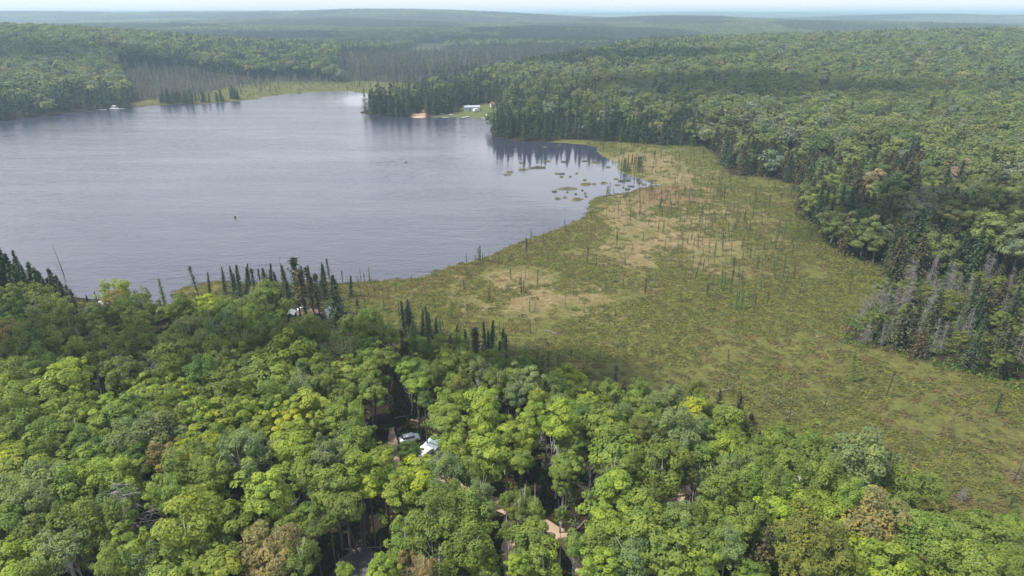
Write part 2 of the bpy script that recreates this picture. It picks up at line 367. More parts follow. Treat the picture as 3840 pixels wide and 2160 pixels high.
# ------------------------------------------------------------------ haze
def build_haze():
    q = QB(); q.box((0, 9200, 48.5), (42000, 19200, 107))
    m = bpy.data.materials.new('haze_air'); m.use_nodes = True; nt = m.node_tree; nt.nodes.remove(nt.nodes['Principled BSDF'])
    v = N(nt, 'ShaderNodeVolumePrincipled'); v.inputs['Density'].default_value = HAZE; v.inputs['Color'].default_value = (.62, .82, 1, 1); v.inputs['Anisotropy'].default_value = .2
    nt.links.new(v.outputs[0], nt.nodes['Material Output'].inputs['Volume'])
    o = obj('haze', q.mesh('haze', [m])); tag(o, 'thin bluish summer haze over the forest', kind='stuff')
HAZE = 0.00019
build_haze()

# ------------------------------------------------------------------ tree patterns (meshes). all stand on z = 0, unit size: crown radius 1 unless said
def sph(rng, n):
    v = rng.normal(size=(n, 3)); return v / np.linalg.norm(v, axis=1, keepdims=True)
def leafy(seed, nclump, per, leaf, csize, tall, zlow=-.55, flat=.62, shell=(.62, 1.0), fine=False, lean=0.0):
    """broadleaf crown centred on z=0, radius about 1, half height tall"""
    rng = np.random.RandomState(seed); q = QB(); lobes = sph(rng, 5) * [.42, .42, .3]
    k = 0; cen = []
    while len(cen) < nclump:
        d = sph(rng, 1)[0]
        if d[2] < zlow: continue
        rr_ = rng.rand(); r = rng.uniform(*shell) if rr_ < .76 else (rng.uniform(1.02, 1.24) if rr_ < .88 else rng.uniform(.2, .6))
        wob = 1 + .20 * math.sin(3 * math.atan2(d[1], d[0]) + seed) + .13 * math.sin(5 * math.atan2(d[1], d[0]) + 2 * seed + 4 * d[2])
        c = d * r * wob * (1 if d[2] > 0 else .92); c = c * [1, 1, tall]
        if all(np.linalg.norm((c - e) / [1, 1, .8]) > csize * .72 for e in cen) or rng.rand() < .12: cen.append(c)
        k += 1
        if k > nclump * 60: break
    for c in cen:
        s = csize * rng.uniform(.7, 1.3) * (.62 if np.linalg.norm(c / [1, 1, tall]) > 1.05 else 1); up = np.array([c[0], c[1], c[2] + .35]); up = up / (np.linalg.norm(up) + 1e-6)
        n = int(per * (s / csize) ** 1.6)
        d = sph(rng, n); keep = (d @ up) > -.45; d = d[keep]
        P = c + d * s * [1, 1, flat] * rng.uniform(.75, 1.05, (len(d), 1))
        Nn = d * .55 + up * .45 + rng.normal(size=d.shape) * (.32 if fine else .2) + [0, 0, .35]
        # tips droop outwards
        q.leaves(P, Nn, leaf, rng, .6, np.clip(rng.rand(len(d)) * .55 + .45 * rng.rand(), 0, 1))
    return q, np.array(cen)
def limbs(q, rng, base, cen, r0, H, n=9, k=5, mi=0):
    """trunk from the ground into the crown with limbs to its clumps. base: z of the ground below the crown centre (negative)"""
    off = rng.normal(size=2) * .05; P = [np.array([0, 0, base]), np.array([off[0], off[1], base * .5]), np.array([off[0] * 1.5, off[1] * 1.5, 0]), np.array([0, 0, H * .6])]
    q.tube(P, [r0, r0 * .75, r0 * .5, r0 * .12], k + 1, mi)
    idx = rng.permutation(len(cen))[:n]
    for i in idx:
        c = cen[i]; z0 = rng.uniform(base * .35, .1); a = np.array([off[0], off[1], z0])
        mid = (a + c) / 2 + [0, 0, -.12] + rng.normal(size=3) * .05
        q.tube([a, mid, c * .97], [r0 * .42, r0 * .26, r0 * .08], 4, mi)
def conifer(seed, whorls, per, drop, seg, leaf, top=.04, base=.16, wid=.17, shape=1.0, ragged=.25, flatq=.5, bare=0.0, tuft=0):
    """conifer of height 1"""
    rng = np.random.RandomState(seed); q = QB(); t = np.linspace(0, 1, whorls)
    for ti in t:
        z = base + (1 - base - top) * ti; rad = wid * (1 - ti) ** shape + .012
        if bare and ti < bare: rad *= .45; nb = max(2, int(per * .45))
        else: nb = max(3, int(per * (.45 + .55 * (1 - ti))))
        if tuft and ti > 1 - tuft: rad = wid * .42; nb = per
        a0 = rng.uniform(0, 6.28)
        for j in range(nb):
            a = a0 + 6.283 * j / nb + rng.normal() * .25; L = rad * rng.uniform(1 - ragged, 1 + ragged)
            if rng.rand() < ragged * .35: L *= .5
            s = (np.arange(seg) + .6) / seg; dz = -drop * L * s + .35 * drop * L * s * s
            P = np.stack([np.cos(a) * L * s, np.sin(a) * L * s, z + dz + rng.normal(size=seg) * .004], 1)
            P += rng.normal(size=P.shape) * leaf * .25
            Nn = np.stack([np.cos(a) * .5 * np.ones(seg), np.sin(a) * .5 * np.ones(seg), np.ones(seg)], 1) + rng.normal(size=(seg, 3)) * flatq
            q.leaves(P, Nn, leaf * (1.25 - .6 * s), rng, .55)
    q.leaves(np.stack([rng.normal(size=8) * .004, rng.normal(size=8) * .004, np.linspace(1 - top - .02, .995, 8)], 1), rng.normal(size=(8, 3)), leaf * .45, rng)
    return q
def stem(q, rng, r0, H=1.0, k=6, mi=0, lean=.0, z1=.97):
    n = 6; zz = np.linspace(0, z1 * H, n); ox = np.cumsum(rng.normal(size=n) * .004 * H); oy = np.cumsum(rng.normal(size=n) * .004 * H)
    q.tube(np.stack([ox - ox[0] + lean * zz ** 2 / H, oy - oy[0], zz], 1), np.linspace(r0, r0 * .12, n), k, mi)
def deadconifer(seed, nb, wid, twigs=5, w=.0022):
    rng = np.random.RandomState(seed); t = QB(); stem(t, rng, .014, 1, 5); b = QB()
    z = .1 + .86 * np.sort(rng.rand(nb)) ; L = wid * (1 - .82 * z) * rng.uniform(.4, 1.2, nb); a = rng.uniform(0, 6.28, nb)
    A = np.stack([0 * z, 0 * z, z], 1); B = A + np.stack([np.cos(a) * L, np.sin(a) * L, rng.uniform(-.35, .3, nb) * L], 1)
    b.streaks(A, B, w * 1.6, rng)
    for k in range(twigs):
        s = rng.uniform(.3, 1, nb)[:, None]; P = A + (B - A) * s; d = sph(rng, nb) * (L * .38)[:, None]; d[:, 2] = d[:, 2] * .5 - .1 * L
        b.streaks(P, P + d, w, rng)
    return t, b
def deadleafless(seed, w=.007, depth=4, spread=.55):
    """bare branching tree, height about 1"""
    rng = np.random.RandomState(seed); t = QB(); b = QB()
    def grow(p, d, L, r, k):
        e = p + d * L; m = (p + e) / 2 + rng.normal(size=3) * L * .05
        (t if k == 0 else b).tube([p, m, e], [r, r * .8, r * .55], 5 if k < 2 else 3)
        if k >= depth: return
        for i in range(3 if k else 4):
            nd = d + rng.normal(size=3) * spread * (.6 + .2 * k); nd[2] = abs(nd[2]) * .7 + .25; nd /= np.linalg.norm(nd)
            grow(p + (e - p) * (rng.uniform(.45, 1) if i else 1), nd, L * rng.uniform(.5, .75), r * .52, k + 1)
    grow(np.zeros(3), np.array([rng.normal() * .08, rng.normal() * .08, 1.0]), .42, w * 2.2, 0)
    return t, b
P = {}       # name -> (crown mesh, trunk mesh) ; crowns of broadleaf: centre at z = 0 ; trunk reaches down to z = -3
def pattern(nm, q, mats, tq=None, tm=None):
    c = q.mesh(nm, mats); t = tq.mesh(nm + '_trunk', tm) if tq is not None else None
    P[nm] = (c, t)
rngT = np.random.RandomState(5)
for i in range(6):     # maple: big tufts in layers
    q, cen = leafy(11 + i, 50, 165, .063, .29, (.95, 1.2, 1.05, 1.35, .9, 1.15)[i], -.6, .55)
    t = QB(); limbs(t, rngT, -2.7, cen, .085, .9); pattern('maple%d' % i, q, [M['leafO']], t, [M['bark']])
for i in range(5):     # birch and aspen: finer, rounder
    q, cen = leafy(31 + i, 66, 140, .05, .245, (1.25, 1.1, 1.45, 1.2, 1.0)[i], -.7, .8, (.55, .98), True)
    t = QB(); limbs(t, rngT, -2.7, cen, .06, .95, 12); pattern('birch%d' % i, q, [M['leafO']], t, [M['birch']])
for i in range(2):     # thin crown through which limbs show
    q, cen = leafy(51 + i, 34, 80, .05, .24, 1.15, -.5, .7, (.6, 1.0), True)
    t = QB(); limbs(t, rngT, -2.7, cen, .055, .95, 22); pattern('thin%d' % i, q, [M['leafO']], t, [M['birch']])
def con(nm, q, seed, r=.012, m='barkdark', need='needO'):
    t = QB(); stem(t, np.random.RandomState(seed), r, 1); pattern(nm, q, [M[need]], t, [M[m]])
for i in range(4): con('spruce%d' % i, conifer(71 + i, 26, 11, .55, 5, .026, wid=(.20, .165, .22, .18)[i], base=.1, shape=(.9, 1.1, .85, 1)[i]), i)
for i in range(3): con('cedar%d' % i, conifer(81 + i, 22, 14, .5, 6, .034, wid=(.27, .24, .3)[i], base=.08, shape=.62, ragged=.3, flatq=.9), i, .018, 'bark')
for i in range(4): con('club%d' % i, conifer(91 + i, 24, 8, .7, 3, .02, wid=(.085, .07, .10, .08)[i], base=.2, shape=.55, ragged=.5, flatq=.8, bare=(.4, .55, .3, .6)[i], tuft=.14), i, .009)
for i in range(3): con('larch%d' % i, conifer(101 + i, 24, 9, .1, 5, .018, wid=(.17, .14, .15)[i], base=.1, shape=.85, ragged=.45, flatq=1.2), i, .009, 'bark', 'leafO')
for i in range(3): con('stunt%d' % i, conifer(111 + i, 12, 5, .5, 3, .03, wid=(.15, .12, .18)[i], base=.06, shape=1.05, ragged=.55, flatq=.9), i, .012)
for i in range(4):
    t, b = deadconifer(121 + i, 130, (.42, .34, .5, .3)[i]); pattern('deadcon%d' % i, b, [M['deadwood']], t, [M['deadwood']])
for i in range(2):
    t, b = deadconifer(131 + i, 26, .22, 2); pattern('snag%d' % i, b, [M['deadwood']], t, [M['barkdark']])
for i in range(4):
    t, b = deadleafless(141 + i, .008, 4, .5 + .08 * i); pattern('bare%d' % i, b, [M['deadpale']], t, [M['deadpale']])

# ------------------------------------------------------------------ cloudlets added out of view for the shade they cast, outside the haze
def shade_clouds():
    m = bpy.data.materials.new('thin_cloud'); m.use_nodes = True; nt = m.node_tree; b = nt.nodes['Principled BSDF']; b.inputs['Base Color'].default_value = (.9, .9, .92, 1); b.inputs['Roughness'].default_value = 1
    tr = N(nt, 'ShaderNodeBsdfTransparent'); mx = N(nt, 'ShaderNodeMixShader'); mx.inputs[0].default_value = .22; nt.links.new(tr.outputs[0], mx.inputs[1]); nt.links.new(b.outputs[0], mx.inputs[2]); nt.links.new(mx.outputs[0], nt.nodes['Material Output'].inputs[0])
    r = np.random.RandomState(77); sdir = np.array(sd_)
    for u, v, rx, ry, H in ((420, 880, 105, 17, 420), (1250, 880, 40, 15, 420), (2050, 250, 210, 90, 900), (1450, 180, 260, 70, 900), (150, 190, 170, 80, 900), (2450, 560, 60, 30, 600), (900, 100, 700, 300, 1300), (2000, 60, 1300, 420, 1500), (300, 48, 1500, 420, 1500)):
        c = place(u, v, 8); c = c + sdir * (H / sdir[2]); q = QB(); nlob = 7
        for k in range(nlob):
            a, s = r.uniform(0, 6.283), math.sqrt(r.rand()) * .62; lx, ly = rx * s * math.cos(a), ry * s * math.sin(a); sc = r.uniform(.38, .6); n1, n2 = 14, 8; V = []
            for i in range(n2 + 1):
                ph = math.pi * (i + .01) / (n2 + .02)
                for j in range(n1):
                    t = 2 * math.pi * j / n1; w = 1 + .16 * math.sin(3 * t + k + i) + r.normal() * .05; V.append((lx + rx * sc * math.sin(ph) * math.cos(t) * w, ly + ry * sc * math.sin(ph) * math.sin(t) * w, min(rx, ry) * .35 * math.cos(ph) * (1 if ph < 1.57 else .4)))
            q.add(V, [(i * n1 + j, i * n1 + (j + 1) % n1, (i + 1) * n1 + (j + 1) % n1, (i + 1) * n1 + j) for i in range(n2) for j in range(n1)])
        o = obj('cloud', q.mesh('cloud', [m], True), None, c); tag(o, 'thin white cloudlet out of view, added to shade the woods', kind='stuff')
shade_clouds()
# ------------------------------------------------------------------ tones (real leaf colours)
SC_ = 1.12
TONE = {'g': (.075, .085, .065), 'L': (.222, .296, .046), 'Y': (.28, .345, .04), 'G': (.158, .222, .044), 'M': (.128, .18, .038), 'D': (.085, .142, .032), 'S': (.15, .205, .08),
        'O': (.135, .165, .036), 'B': (.225, .19, .075), 's': (.048, .078, .036), 'c': (.088, .086, .045), 't': (.125, .19, .078), 'k': (.055, .066, .04), 'r': (.24, .13, .06)}
TWORD = {'L': 'lime-green', 'Y': 'bright yellow-green', 'G': 'fresh green', 'M': 'mid green', 'D': 'deep green', 'S': 'grey-green', 'O': 'olive-green', 'B': 'brown-tinged',
         's': 'dark', 'c': 'brownish', 't': 'pale green', 'k': 'blackish', 'r': 'rusty'}
rng = np.random.RandomState(2024)
def tone(k, j=.12):
    c = np.array(TONE[k]) * (1.18 if k in 'GMDSOB' else (1.06 if k in 'LY' else 1.0)) * rng.uniform(1 - j, 1 + j) * rng.uniform(.94, 1.06, 3); return c
TREES = []            # every single tree, for the labels: dict(o, kind, tone, q)
XY = []               # ground spots already taken: (x, y, crown radius)
def hz(x, y): return float(height(np.array([x]), np.array([y]))[0])
def solo(nm, pat, x, y, z, word, cat, t, rz, crown_loc, crown_sc, trunk_loc, trunk_sc, tk, tilt=None, cr='crown', group=None):
    o = thing(nm, (x, y, z), None, cat, rz, group, tilt)
    cm, tm = P[pat]
    c = obj(cr, cm, o, crown_loc); c.scale = crown_sc; c['tone'] = [float(v) for v in t]
    if tm is not None: q = obj('trunk', tm, o, trunk_loc); q.scale = trunk_sc
    zc = z + crown_loc[2] + (crown_sc[2] * .5 if crown_loc[2] == 0 else 0)
    u, v, _ = proj(np.array(x), np.array(y), np.array(zc))
    TREES.append(dict(o=o, word=word, tone=tk, u=float(u), v=float(v)))
    return o
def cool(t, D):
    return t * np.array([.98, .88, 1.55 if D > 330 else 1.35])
def broadleaf(kind, x, y, Rr, Hc, tk, tall=1.0, tilt=None, t=None):
    z = hz(x, y); i = rng.randint(6 if kind == 'maple' else 5)
    nm, word, cat, grp = {'maple': ('maple_tree', 'maple', 'maple tree', 'maples crowded in the near woods'), 'birch': ('birch_tree', 'birch', 'birch tree', 'birches and aspens in the near woods'),
                     'thin': ('birch_tree', 'thin-crowned birch', 'birch tree', 'birches and aspens in the near woods')}[kind]
    if kind == 'thin': i = i % 2
    a = rng.uniform(0, 6.28); XY.append((x, y, Rr))
    return solo(nm, '%s%d' % (kind, i), x, y, z, word, cat, tone(tk) if t is None else t, a, (0, 0, Hc), (Rr, Rr * rng.uniform(.88, 1.12), Rr * tall), (0, 0, Hc), (Rr, Rr, Hc / 2.7), tk, tilt, 'crown', grp)
CON = {'spruce': (4, 'spruce_tree', 'spruce', 'spruce tree', 'spruces of the shore and woods'), 'cedar': (3, 'cedar_tree', 'cedar', 'cedar tree', 'bushy cedars along the bog and in the woods'), 'club': (4, 'black_spruce', 'thin black spruce', 'black spruce', 'thin black spruces round the bog'),
       'larch': (3, 'larch_tree', 'larch', 'larch tree', 'airy larches by the lake and bog'), 'stunt': (3, 'stunted_spruce', 'stunted bog spruce', 'bog spruce', 'stunted spruces scattered over the bog'),
       'deadcon': (4, 'dead_conifer', 'dead conifer', 'dead conifer', 'grey dead conifers'), 'snag': (2, 'bare_snag', 'thin bare snag', 'snag', 'thin snags standing in the bog'), 'bare': (4, 'leafless_tree', 'leafless tree', 'leafless tree', 'leafless pale trees in the woods')}
def conif(kind, x, y, h, tk, w=1.0, tilt=None, t=None, i=None):
    n, nm, word, cat, grp = CON[kind]; i = rng.randint(n) if i is None else i; z = hz(x, y)
    cr = 'branches' if kind in ('deadcon', 'snag', 'bare') else 'crown'
    if tilt is None: tilt = (rng.normal() * .025, rng.normal() * .025)
    return solo(nm, '%s%d' % (kind, i), x, y, max(z, -.1), word, cat, tone(tk) if t is None else t, rng.uniform(0, 6.28), (0, 0, 0), (h * w, h * w, h), (0, 0, 0), (h * w, h * w, h), tk, tilt, cr, grp)

KEEP = []   # photo circles (q) where the ground or an object must stay in sight
for u, v, r in ((1026, 1103, 24), (1085, 1118, 24), (990, 1118, 16), (996, 1165, 12), (1105, 1142, 14), (1428, 1342, 15), (1700, 1262, 20),  (1277, 1362, 12), (1279, 1395, 12), (1460, 1425, 12),
                (900, 1428, 30), (925, 1385, 30), (240, 960, 20), (255, 1010, 22), (732, 790, 14), (757, 780, 12), (830, 795, 20), (775, 800, 20), (1060, 1010, 26), (1010, 1050, 30), (940, 1045, 30), (860, 1340, 36), (1230, 1235, 30), (1300, 1260, 30), (1395, 1250, 26), (800, 1330, 26), (945, 1330, 30), (368, 1345, 24), (362, 1250, 18), (355, 1290, 24), (195, 845, 14), (208, 880, 16), (228, 920, 16), (244, 945, 16), (1440, 1300, 18), (400, 806, 8), (262, 782, 8), (190, 775, 6)):
    KEEP.append((u, v, r))
# ------------------------------------------------------------------ the trees one can point at in the near woods: tile origin, then x y radius tone kind
def T(ox, oy, txt):
    for e in txt.split(';'):
        w = e.split()
        if len(w) < 4: continue
        x, y, r = map(float, w[:3]); tk = w[3]; kd = w[4] if len(w) > 4 else 'b'
        u, v = (ox + x * .37267) / 1.49068, (oy + y * .37267) / 1.49068; rq = r * .25 * 1.25
        for ku, kv, kr in KEEP:
            dk = math.hypot(ku - u, kv - v)
            if dk < rq + kr: rq = min(rq, max(rq * .62, dk - kr * .7))
        if kd in 'mbh':
            Hc = 10.2 + rng.normal() * .8
            if v < 830: Hc -= 1.5
            if inside(BOG, *[np.array([c]) for c in place(u, v, 4)[:2]])[0] : Hc = 4.0
            p = place(u, v, Hc + 1.2); g = hz(p[0], p[1]); p = place(u, v, Hc + g)
            dist = np.linalg.norm(p - CAM); Rr = rq * dist / FQ
            Hc = max(Hc, Rr * 1.25)
            broadleaf({'m': 'maple', 'b': 'birch', 'h': 'thin'}[kd], p[0], p[1], Rr, Hc, tk, rng.uniform(.9, 1.12) * (1.35 if 'tall' in w else 1))
        elif kd == 'c':      # bushy conifer: x y is its middle, r its half height
            p = place(u, v, 6.0); d = np.linalg.norm(p - CAM); h = max(6.5, 2.2 * rq * d / FQ / .86)
            p = place(u, v, h * .5 + 1); conif('cedar', p[0], p[1], h, 'c', rng.uniform(.95, 1.2)); XY.append((p[0], p[1], h * .2))
T(0, 1080, '230 110 110 M;60 190 120 M;430 190 110 M;560 260 110 M;300 270 120 S h;120 300 90 D;470 330 100 M;60 500 110 B;220 470 100 M;430 480 120 M;300 620 130 M;520 600 110 G;160 700 120 O;430 730 120 M;250 850 100 M;560 820 90 M;680 330 90 O;750 420 100 O h;720 500 90 M;960 350 110 O h;770 690 140 L m tall;770 860 100 L m;1160 60 90 Y;1190 170 90 B;1300 200 100 M;1420 220 110 M;1000 260 100 M;1180 300 80 M;1450 310 120 M;1400 470 110 M;1200 530 80 G m;1340 590 80 G m;1680 250 110 G m;1830 230 100 M;2110 190 100 Y m;2270 250 90 M;2100 300 90 M;1900 460 120 S;1840 540 90 G m;2000 540 80 S h;2200 430 120 S;2420 420 100 M;2330 600 110 G m;2450 560 80 M')
T(0, 1080, '1150 700 150 O;1400 680 130 O;1250 900 130 M;1550 760 110 S h;1750 720 140 M;2000 700 150 M;1750 880 110 M;2200 750 100 M;2400 770 100 G m;2050 880 120 D;100 1000 150 G;60 1180 130 L;250 1150 120 G;400 1010 60 S;620 1060 170 L m;820 1080 100 L m;700 1260 140 G m;430 1290 160 L m;150 1350 140 G;1100 1200 130 L m;1280 1240 130 G m;1500 1060 120 L m;1700 1080 80 L m;1880 1030 90 L m;1780 1130 120 M;1560 1200 100 G m;2250 1060 160 M;2430 1030 100 L m;2000 1260 130 L m;2250 1290 150 L m;1760 1350 140 O;1400 1350 120 G;2450 1250 100 L m;1500 1400 100 S;1050 1380 120 G m')
T(960, 1080, '100 180 140 G;170 90 60 M;250 300 80 M;150 380 90 D m;550 380 120 M;400 440 100 M;120 520 120 M;330 520 120 O;500 540 100 D;650 470 90 M;930 400 80 G;1130 330 90 M;1080 420 90 M;1200 450 100 M;1340 480 80 M;1120 600 80 D m;870 620 140 S h;340 720 190 L m;130 900 180 G m;40 700 80 G m;1150 740 110 G m;1300 700 100 G m;1170 900 110 G m;1160 1050 110 M m;880 950 140 G m;880 1080 110 M m;700 960 100 O;500 980 110 S h;420 1080 100 M;160 1140 130 M;1400 900 110 O c;1400 1080 110 D c;1560 800 110 G m;1740 880 100 M;1620 960 100 G m;1700 1140 120 D m;1550 1120 100 D c;620 720 110 O c')
T(960, 1080, '1850 640 110 G;2000 620 110 G;1970 800 120 G m;2080 740 90 G;2400 800 110 M;2240 900 110 S;2060 1000 110 O;2430 950 110 M;2350 700 80 M;1950 1230 140 L m;1900 1360 130 G m;2280 1160 140 L m;2300 1320 130 L m;2520 1100 60 S m;570 1290 170 L m;360 1250 100 L m;350 1380 110 Y m;850 1340 120 G m;1000 1330 80 G;90 1350 100 L m')
T(1920, 1350, '100 80 100 M;180 110 100 D m;160 230 120 S m;60 350 110 S m;540 200 130 L m;640 190 80 Y m;640 60 70 B h;400 300 120 L m;550 350 100 G m;250 420 90 L m;700 400 120 M;980 380 110 G;950 300 80 G;830 340 90 O;1280 300 90 M;1240 430 100 G m;1430 500 110 S;1620 440 110 S;1850 330 80 O;1880 500 100 M;220 560 110 L m;100 760 130 L m;80 1020 100 G m;500 640 150 L m;600 850 120 G m;880 640 160 G m;1020 700 100 G m;1040 930 190 G m;560 1060 110 G m;500 1200 100 M m;1320 700 110 O m;1180 500 90 G m;1430 730 80 G m;1650 800 180 S;1810 620 140 Y m;2100 600 100 G m;2000 720 110 G m;2200 740 150 G m;2220 850 120 G;2150 960 130 L m;1900 940 110 G m;2080 440 120 c c;2280 480 110 c c;2400 680 120 c c;2480 880 140 c c;1120 330 90 c c')
T(1920, 1350, '1500 1100 190 O;1180 1130 120 M;1680 1080 120 O;1000 1180 100 S h;1040 1370 190 L m;1500 1300 120 M;1900 1180 100 S h;2200 1180 130 S;2400 1120 140 G;2100 1330 150 G;2400 1320 150 M;100 1400 130 O')
T(0, 1620, '300 130 160 G;100 80 120 M;560 120 130 M;800 100 100 G;60 300 140 Y m;250 380 150 L m;180 520 120 L m;500 420 120 G m;640 350 110 G m;420 260 100 M;880 200 100 D m;900 340 120 G m;1120 360 120 G m;1000 140 100 G;1300 130 140 S;1560 110 180 S;1420 270 110 D m;1350 390 80 G m;1700 290 130 B;2020 230 170 Y m;1900 420 200 M;2150 450 130 G;2400 280 170 S;2450 120 110 G;2060 80 140 G m;1820 130 80 L m;60 680 110 G m;400 680 200 S;750 680 180 G;280 820 150 S;1120 530 170 L;1200 720 150 S;1600 570 130 L m;1750 650 130 G;100 1020 150 G m;380 1000 130 M;600 950 130 M;950 1000 200 O;1150 930 140 M;1970 750 160 L m;2150 820 130 L m;1900 1080 270 L;2330 950 150 G m;640 1180 150 S h;150 1380 160 L m;400 1350 130 G;1250 1220 130 L m;1450 1290 110 S h;1180 1370 120 O;1700 1360 170 G m;2060 1400 100 G m;2260 1320 130 L m')
T(960, 1620, '100 250 150 S;350 80 150 L m;420 240 160 L m;700 280 140 S;1000 120 150 M;1100 220 90 M;1270 240 130 L m;1560 200 130 D m;500 470 110 G m;120 640 190 L m;1080 430 150 L m;800 560 180 G m;1150 560 90 Y m;1620 460 170 Y m;1420 610 130 L m;1300 480 120 G m;340 870 90 L m;560 800 120 G m;600 980 110 M m;900 750 140 M m;750 900 110 M m;1980 120 110 L m;2330 250 180 L m;2080 230 110 L h;1940 270 90 O;1900 420 130 S;2150 440 110 M;2260 620 150 S;1950 660 130 G;1830 700 120 G;1760 960 230 M;2200 880 250 M;1850 1240 240 M;1500 1100 140 G;2180 1180 180 M;150 1230 220 B;430 1300 130 G;880 1390 90 L m;1270 1370 100 L m;1560 1310 100 B;2320 1390 110 L m;1700 1400 80 B')
T(1920, 1620, '120 740 120 O;180 1120 270 G m;50 1340 120 L m;300 1330 150 G;1320 820 150 G m;950 980 150 L m;1050 1080 140 L m;1430 1020 170 G m;1780 860 150 M;1700 930 130 S;2000 960 150 G;1300 1150 200 G m;1650 1250 210 G m;850 1180 160 G;1200 1300 160 S;900 1400 150 L m;1950 1150 160 G m;2150 1200 130 S;2280 920 130 G m;1930 1430 100 L m')
T(1920, 1620, '60 800 110 O;230 800 90 M;-60 700 100 G;-30 1000 110 G;500 820 70 M;640 1150 100 G')
T(2880, 1620, '100 70 120 G m;420 190 130 G m;200 280 130 M;450 380 170 M;900 560 230 S;560 560 170 G;850 740 130 G;100 560 120 M;750 350 80 c c;660 220 80 c c;1330 620 150 G;1600 620 110 G;1200 800 130 G m;1400 900 110 G m;150 720 150 L m;450 780 150 L m;720 920 150 L m;450 1080 220 O;300 1250 200 O;600 1330 180 O;1050 1030 230 B;900 1240 130 Y m;1200 1360 190 L m;1570 1150 210 G;1850 1280 170 G;1650 860 110 O;1730 880 110 c c;1900 1000 100 O;2150 980 130 G m;2050 1130 130 G;2250 1250 180 G m;2450 1150 120 S h;2450 990 90 L;2100 1400 150 G')

# conifers and dead trees one can point at: photo points (q) of the foot and the tip
def stand(kind, ub, vb, ut, vt, tk='s', w=1.0, t=None, i=None, hid=0.0):
    """foot seen at (ub, vb), tip at (ut, vt); hid: how many metres of its foot are hidden by what grows before it"""
    b = place(ub, vb, hid + (.3 if hid == 0 else 1)); d = np.linalg.norm(b - CAM)
    # solve height so that the tip projects to vt
    lo, hi = .5, 40
    for _ in range(30):
        m = (lo + hi) / 2; _, v, _f = proj(b[0], b[1], m)
        if v > vt: lo = m
        else: hi = m
    g = hz(b[0], b[1]); h = max(1.2, m - g)
    side = (ut - ub) * d / FQ / h
    return conif(kind, b[0], b[1], h, tk, w, (0, math.atan(side)), t, i) if False else _st(kind, b, h, tk, w, side, t, i)
def _st(kind, b, h, tk, w, side, t, i):
    o = conif(kind, b[0], b[1], h, tk, w, (0, 0), t, i)
    if abs(side) > .02:
        rz = o.rotation_euler.z; m = Matrix.Rotation(math.atan(side), 3, 'Y') @ Matrix.Rotation(rz, 3, 'Z'); o.rotation_euler = m.to_euler()
    XY.append((b[0], b[1], 1.0)); return o
def Z4(x, y): return x * .3646, 570 + y * .3646
for s in '30 540 38 190 s spruce 1.2;170 545 165 250 s spruce 1.2;300 530 298 275 s spruce 1.4;340 545 345 350 s spruce 1.3;430 530 445 370 s spruce 1.4;480 510 478 400 s spruce 1.1;5 520 5 145 s spruce 1.3;60 520 50 240 s spruce;105 510 95 130 s spruce;150 500 130 175 s spruce 1.1;200 500 185 155 s spruce .8;225 520 215 260 s spruce;285 520 270 240 s spruce 1.3;330 520 320 300 s spruce 1.3;400 500 390 283 s spruce 1.3;455 500 430 330 s spruce 1.2;80 520 75 220 s club 1.4;360 510 365 350 s spruce;250 510 245 290 s spruce;20 530 20 230 s spruce;120 540 118 270 s spruce;440 330 418 140 k snag 1;548 600 525 425 k club 1.8;690 570 680 445 s larch 1;1000 540 1000 390 c deadcon .8;1135 530 1130 355 t larch 1.2;1112 570 1110 495 s spruce .8;1370 480 1345 265 k club 1.5;1740 480 1730 280 k club 2;1765 480 1760 285 k club 2;1812 470 1805 285 k club 1.5;1860 480 1860 320 M larch 1.3;1995 550 1990 370 k club 1.8;2065 560 2060 200 s club 1.9;2112 600 2100 285 c club 2.2;2170 570 2145 270 c club 1.5;2200 560 2195 315 c club 1.8;2280 400 2270 215 k club 1.2;2330 600 2320 330 s spruce 1.5;2366 400 2365 302 k club 1.4;2422 390 2420 325 t larch 1;2517 395 2515 320 s club 1.6;2552 390 2550 275 t larch .8;2472 620 2470 495 k club 1.6;2237 380 2235 300 t larch 1;1950 390 1950 195 k snag 1;2012 380 2008 250 k snag 1;1842 330 1840 250 k snag .8;610 540 612 470 s spruce .8;1215 560 1215 510 s spruce .8;930 500 935 440 s spruce 1.2;2400 400 2398 330 c deadcon .7;1690 580 1692 525 k club 1.6;735 720 728 560 k club 1.6;760 740 752 590 k club 2;830 740 822 600 c cedar .7;860 780 850 640 c cedar .8;2464 380 2462 335 t larch 1'.split(';'):
    w = s.split(); x0, y0, x1, y1 = map(float, w[:4]); kd = w[5]; ww = float(w[6]) if len(w) > 6 else 1
    ub, vb = Z4(x0, y0); ut, vt = Z4(x1, y1); stand(kd, ub, vb, ut, vt, w[4], ww, hid=(5.5 if kd != 'snag' and vb < 810 and ub < 240 else (3 if y0 > 520 else 0)))
for s in '2215 800 2205 385 k club 2.3;1745 740 1740 425 s spruce 1;1525 710 1522 530 k club 1.7;1500 700 1478 410 c club 2.2;1610 740 1600 400 t larch 1.5;1095 640 1090 450 s spruce 1;625 860 600 600 c cedar .7;2230 820 2228 480 s spruce .9;1420 820 1430 620 c deadcon .9;2285 780 2280 560 t larch 1.2;2500 720 2490 500 t larch 1.2;1350 640 1345 430 s spruce .9'.split(';'):
    w = s.split(); x0, y0, x1, y1 = map(float, w[:4]); stand(w[5], 644 + x0 * .25, 724.5 + y0 * .25, 644 + x1 * .25, 724.5 + y1 * .25, w[4], float(w[6]), hid=2.5)
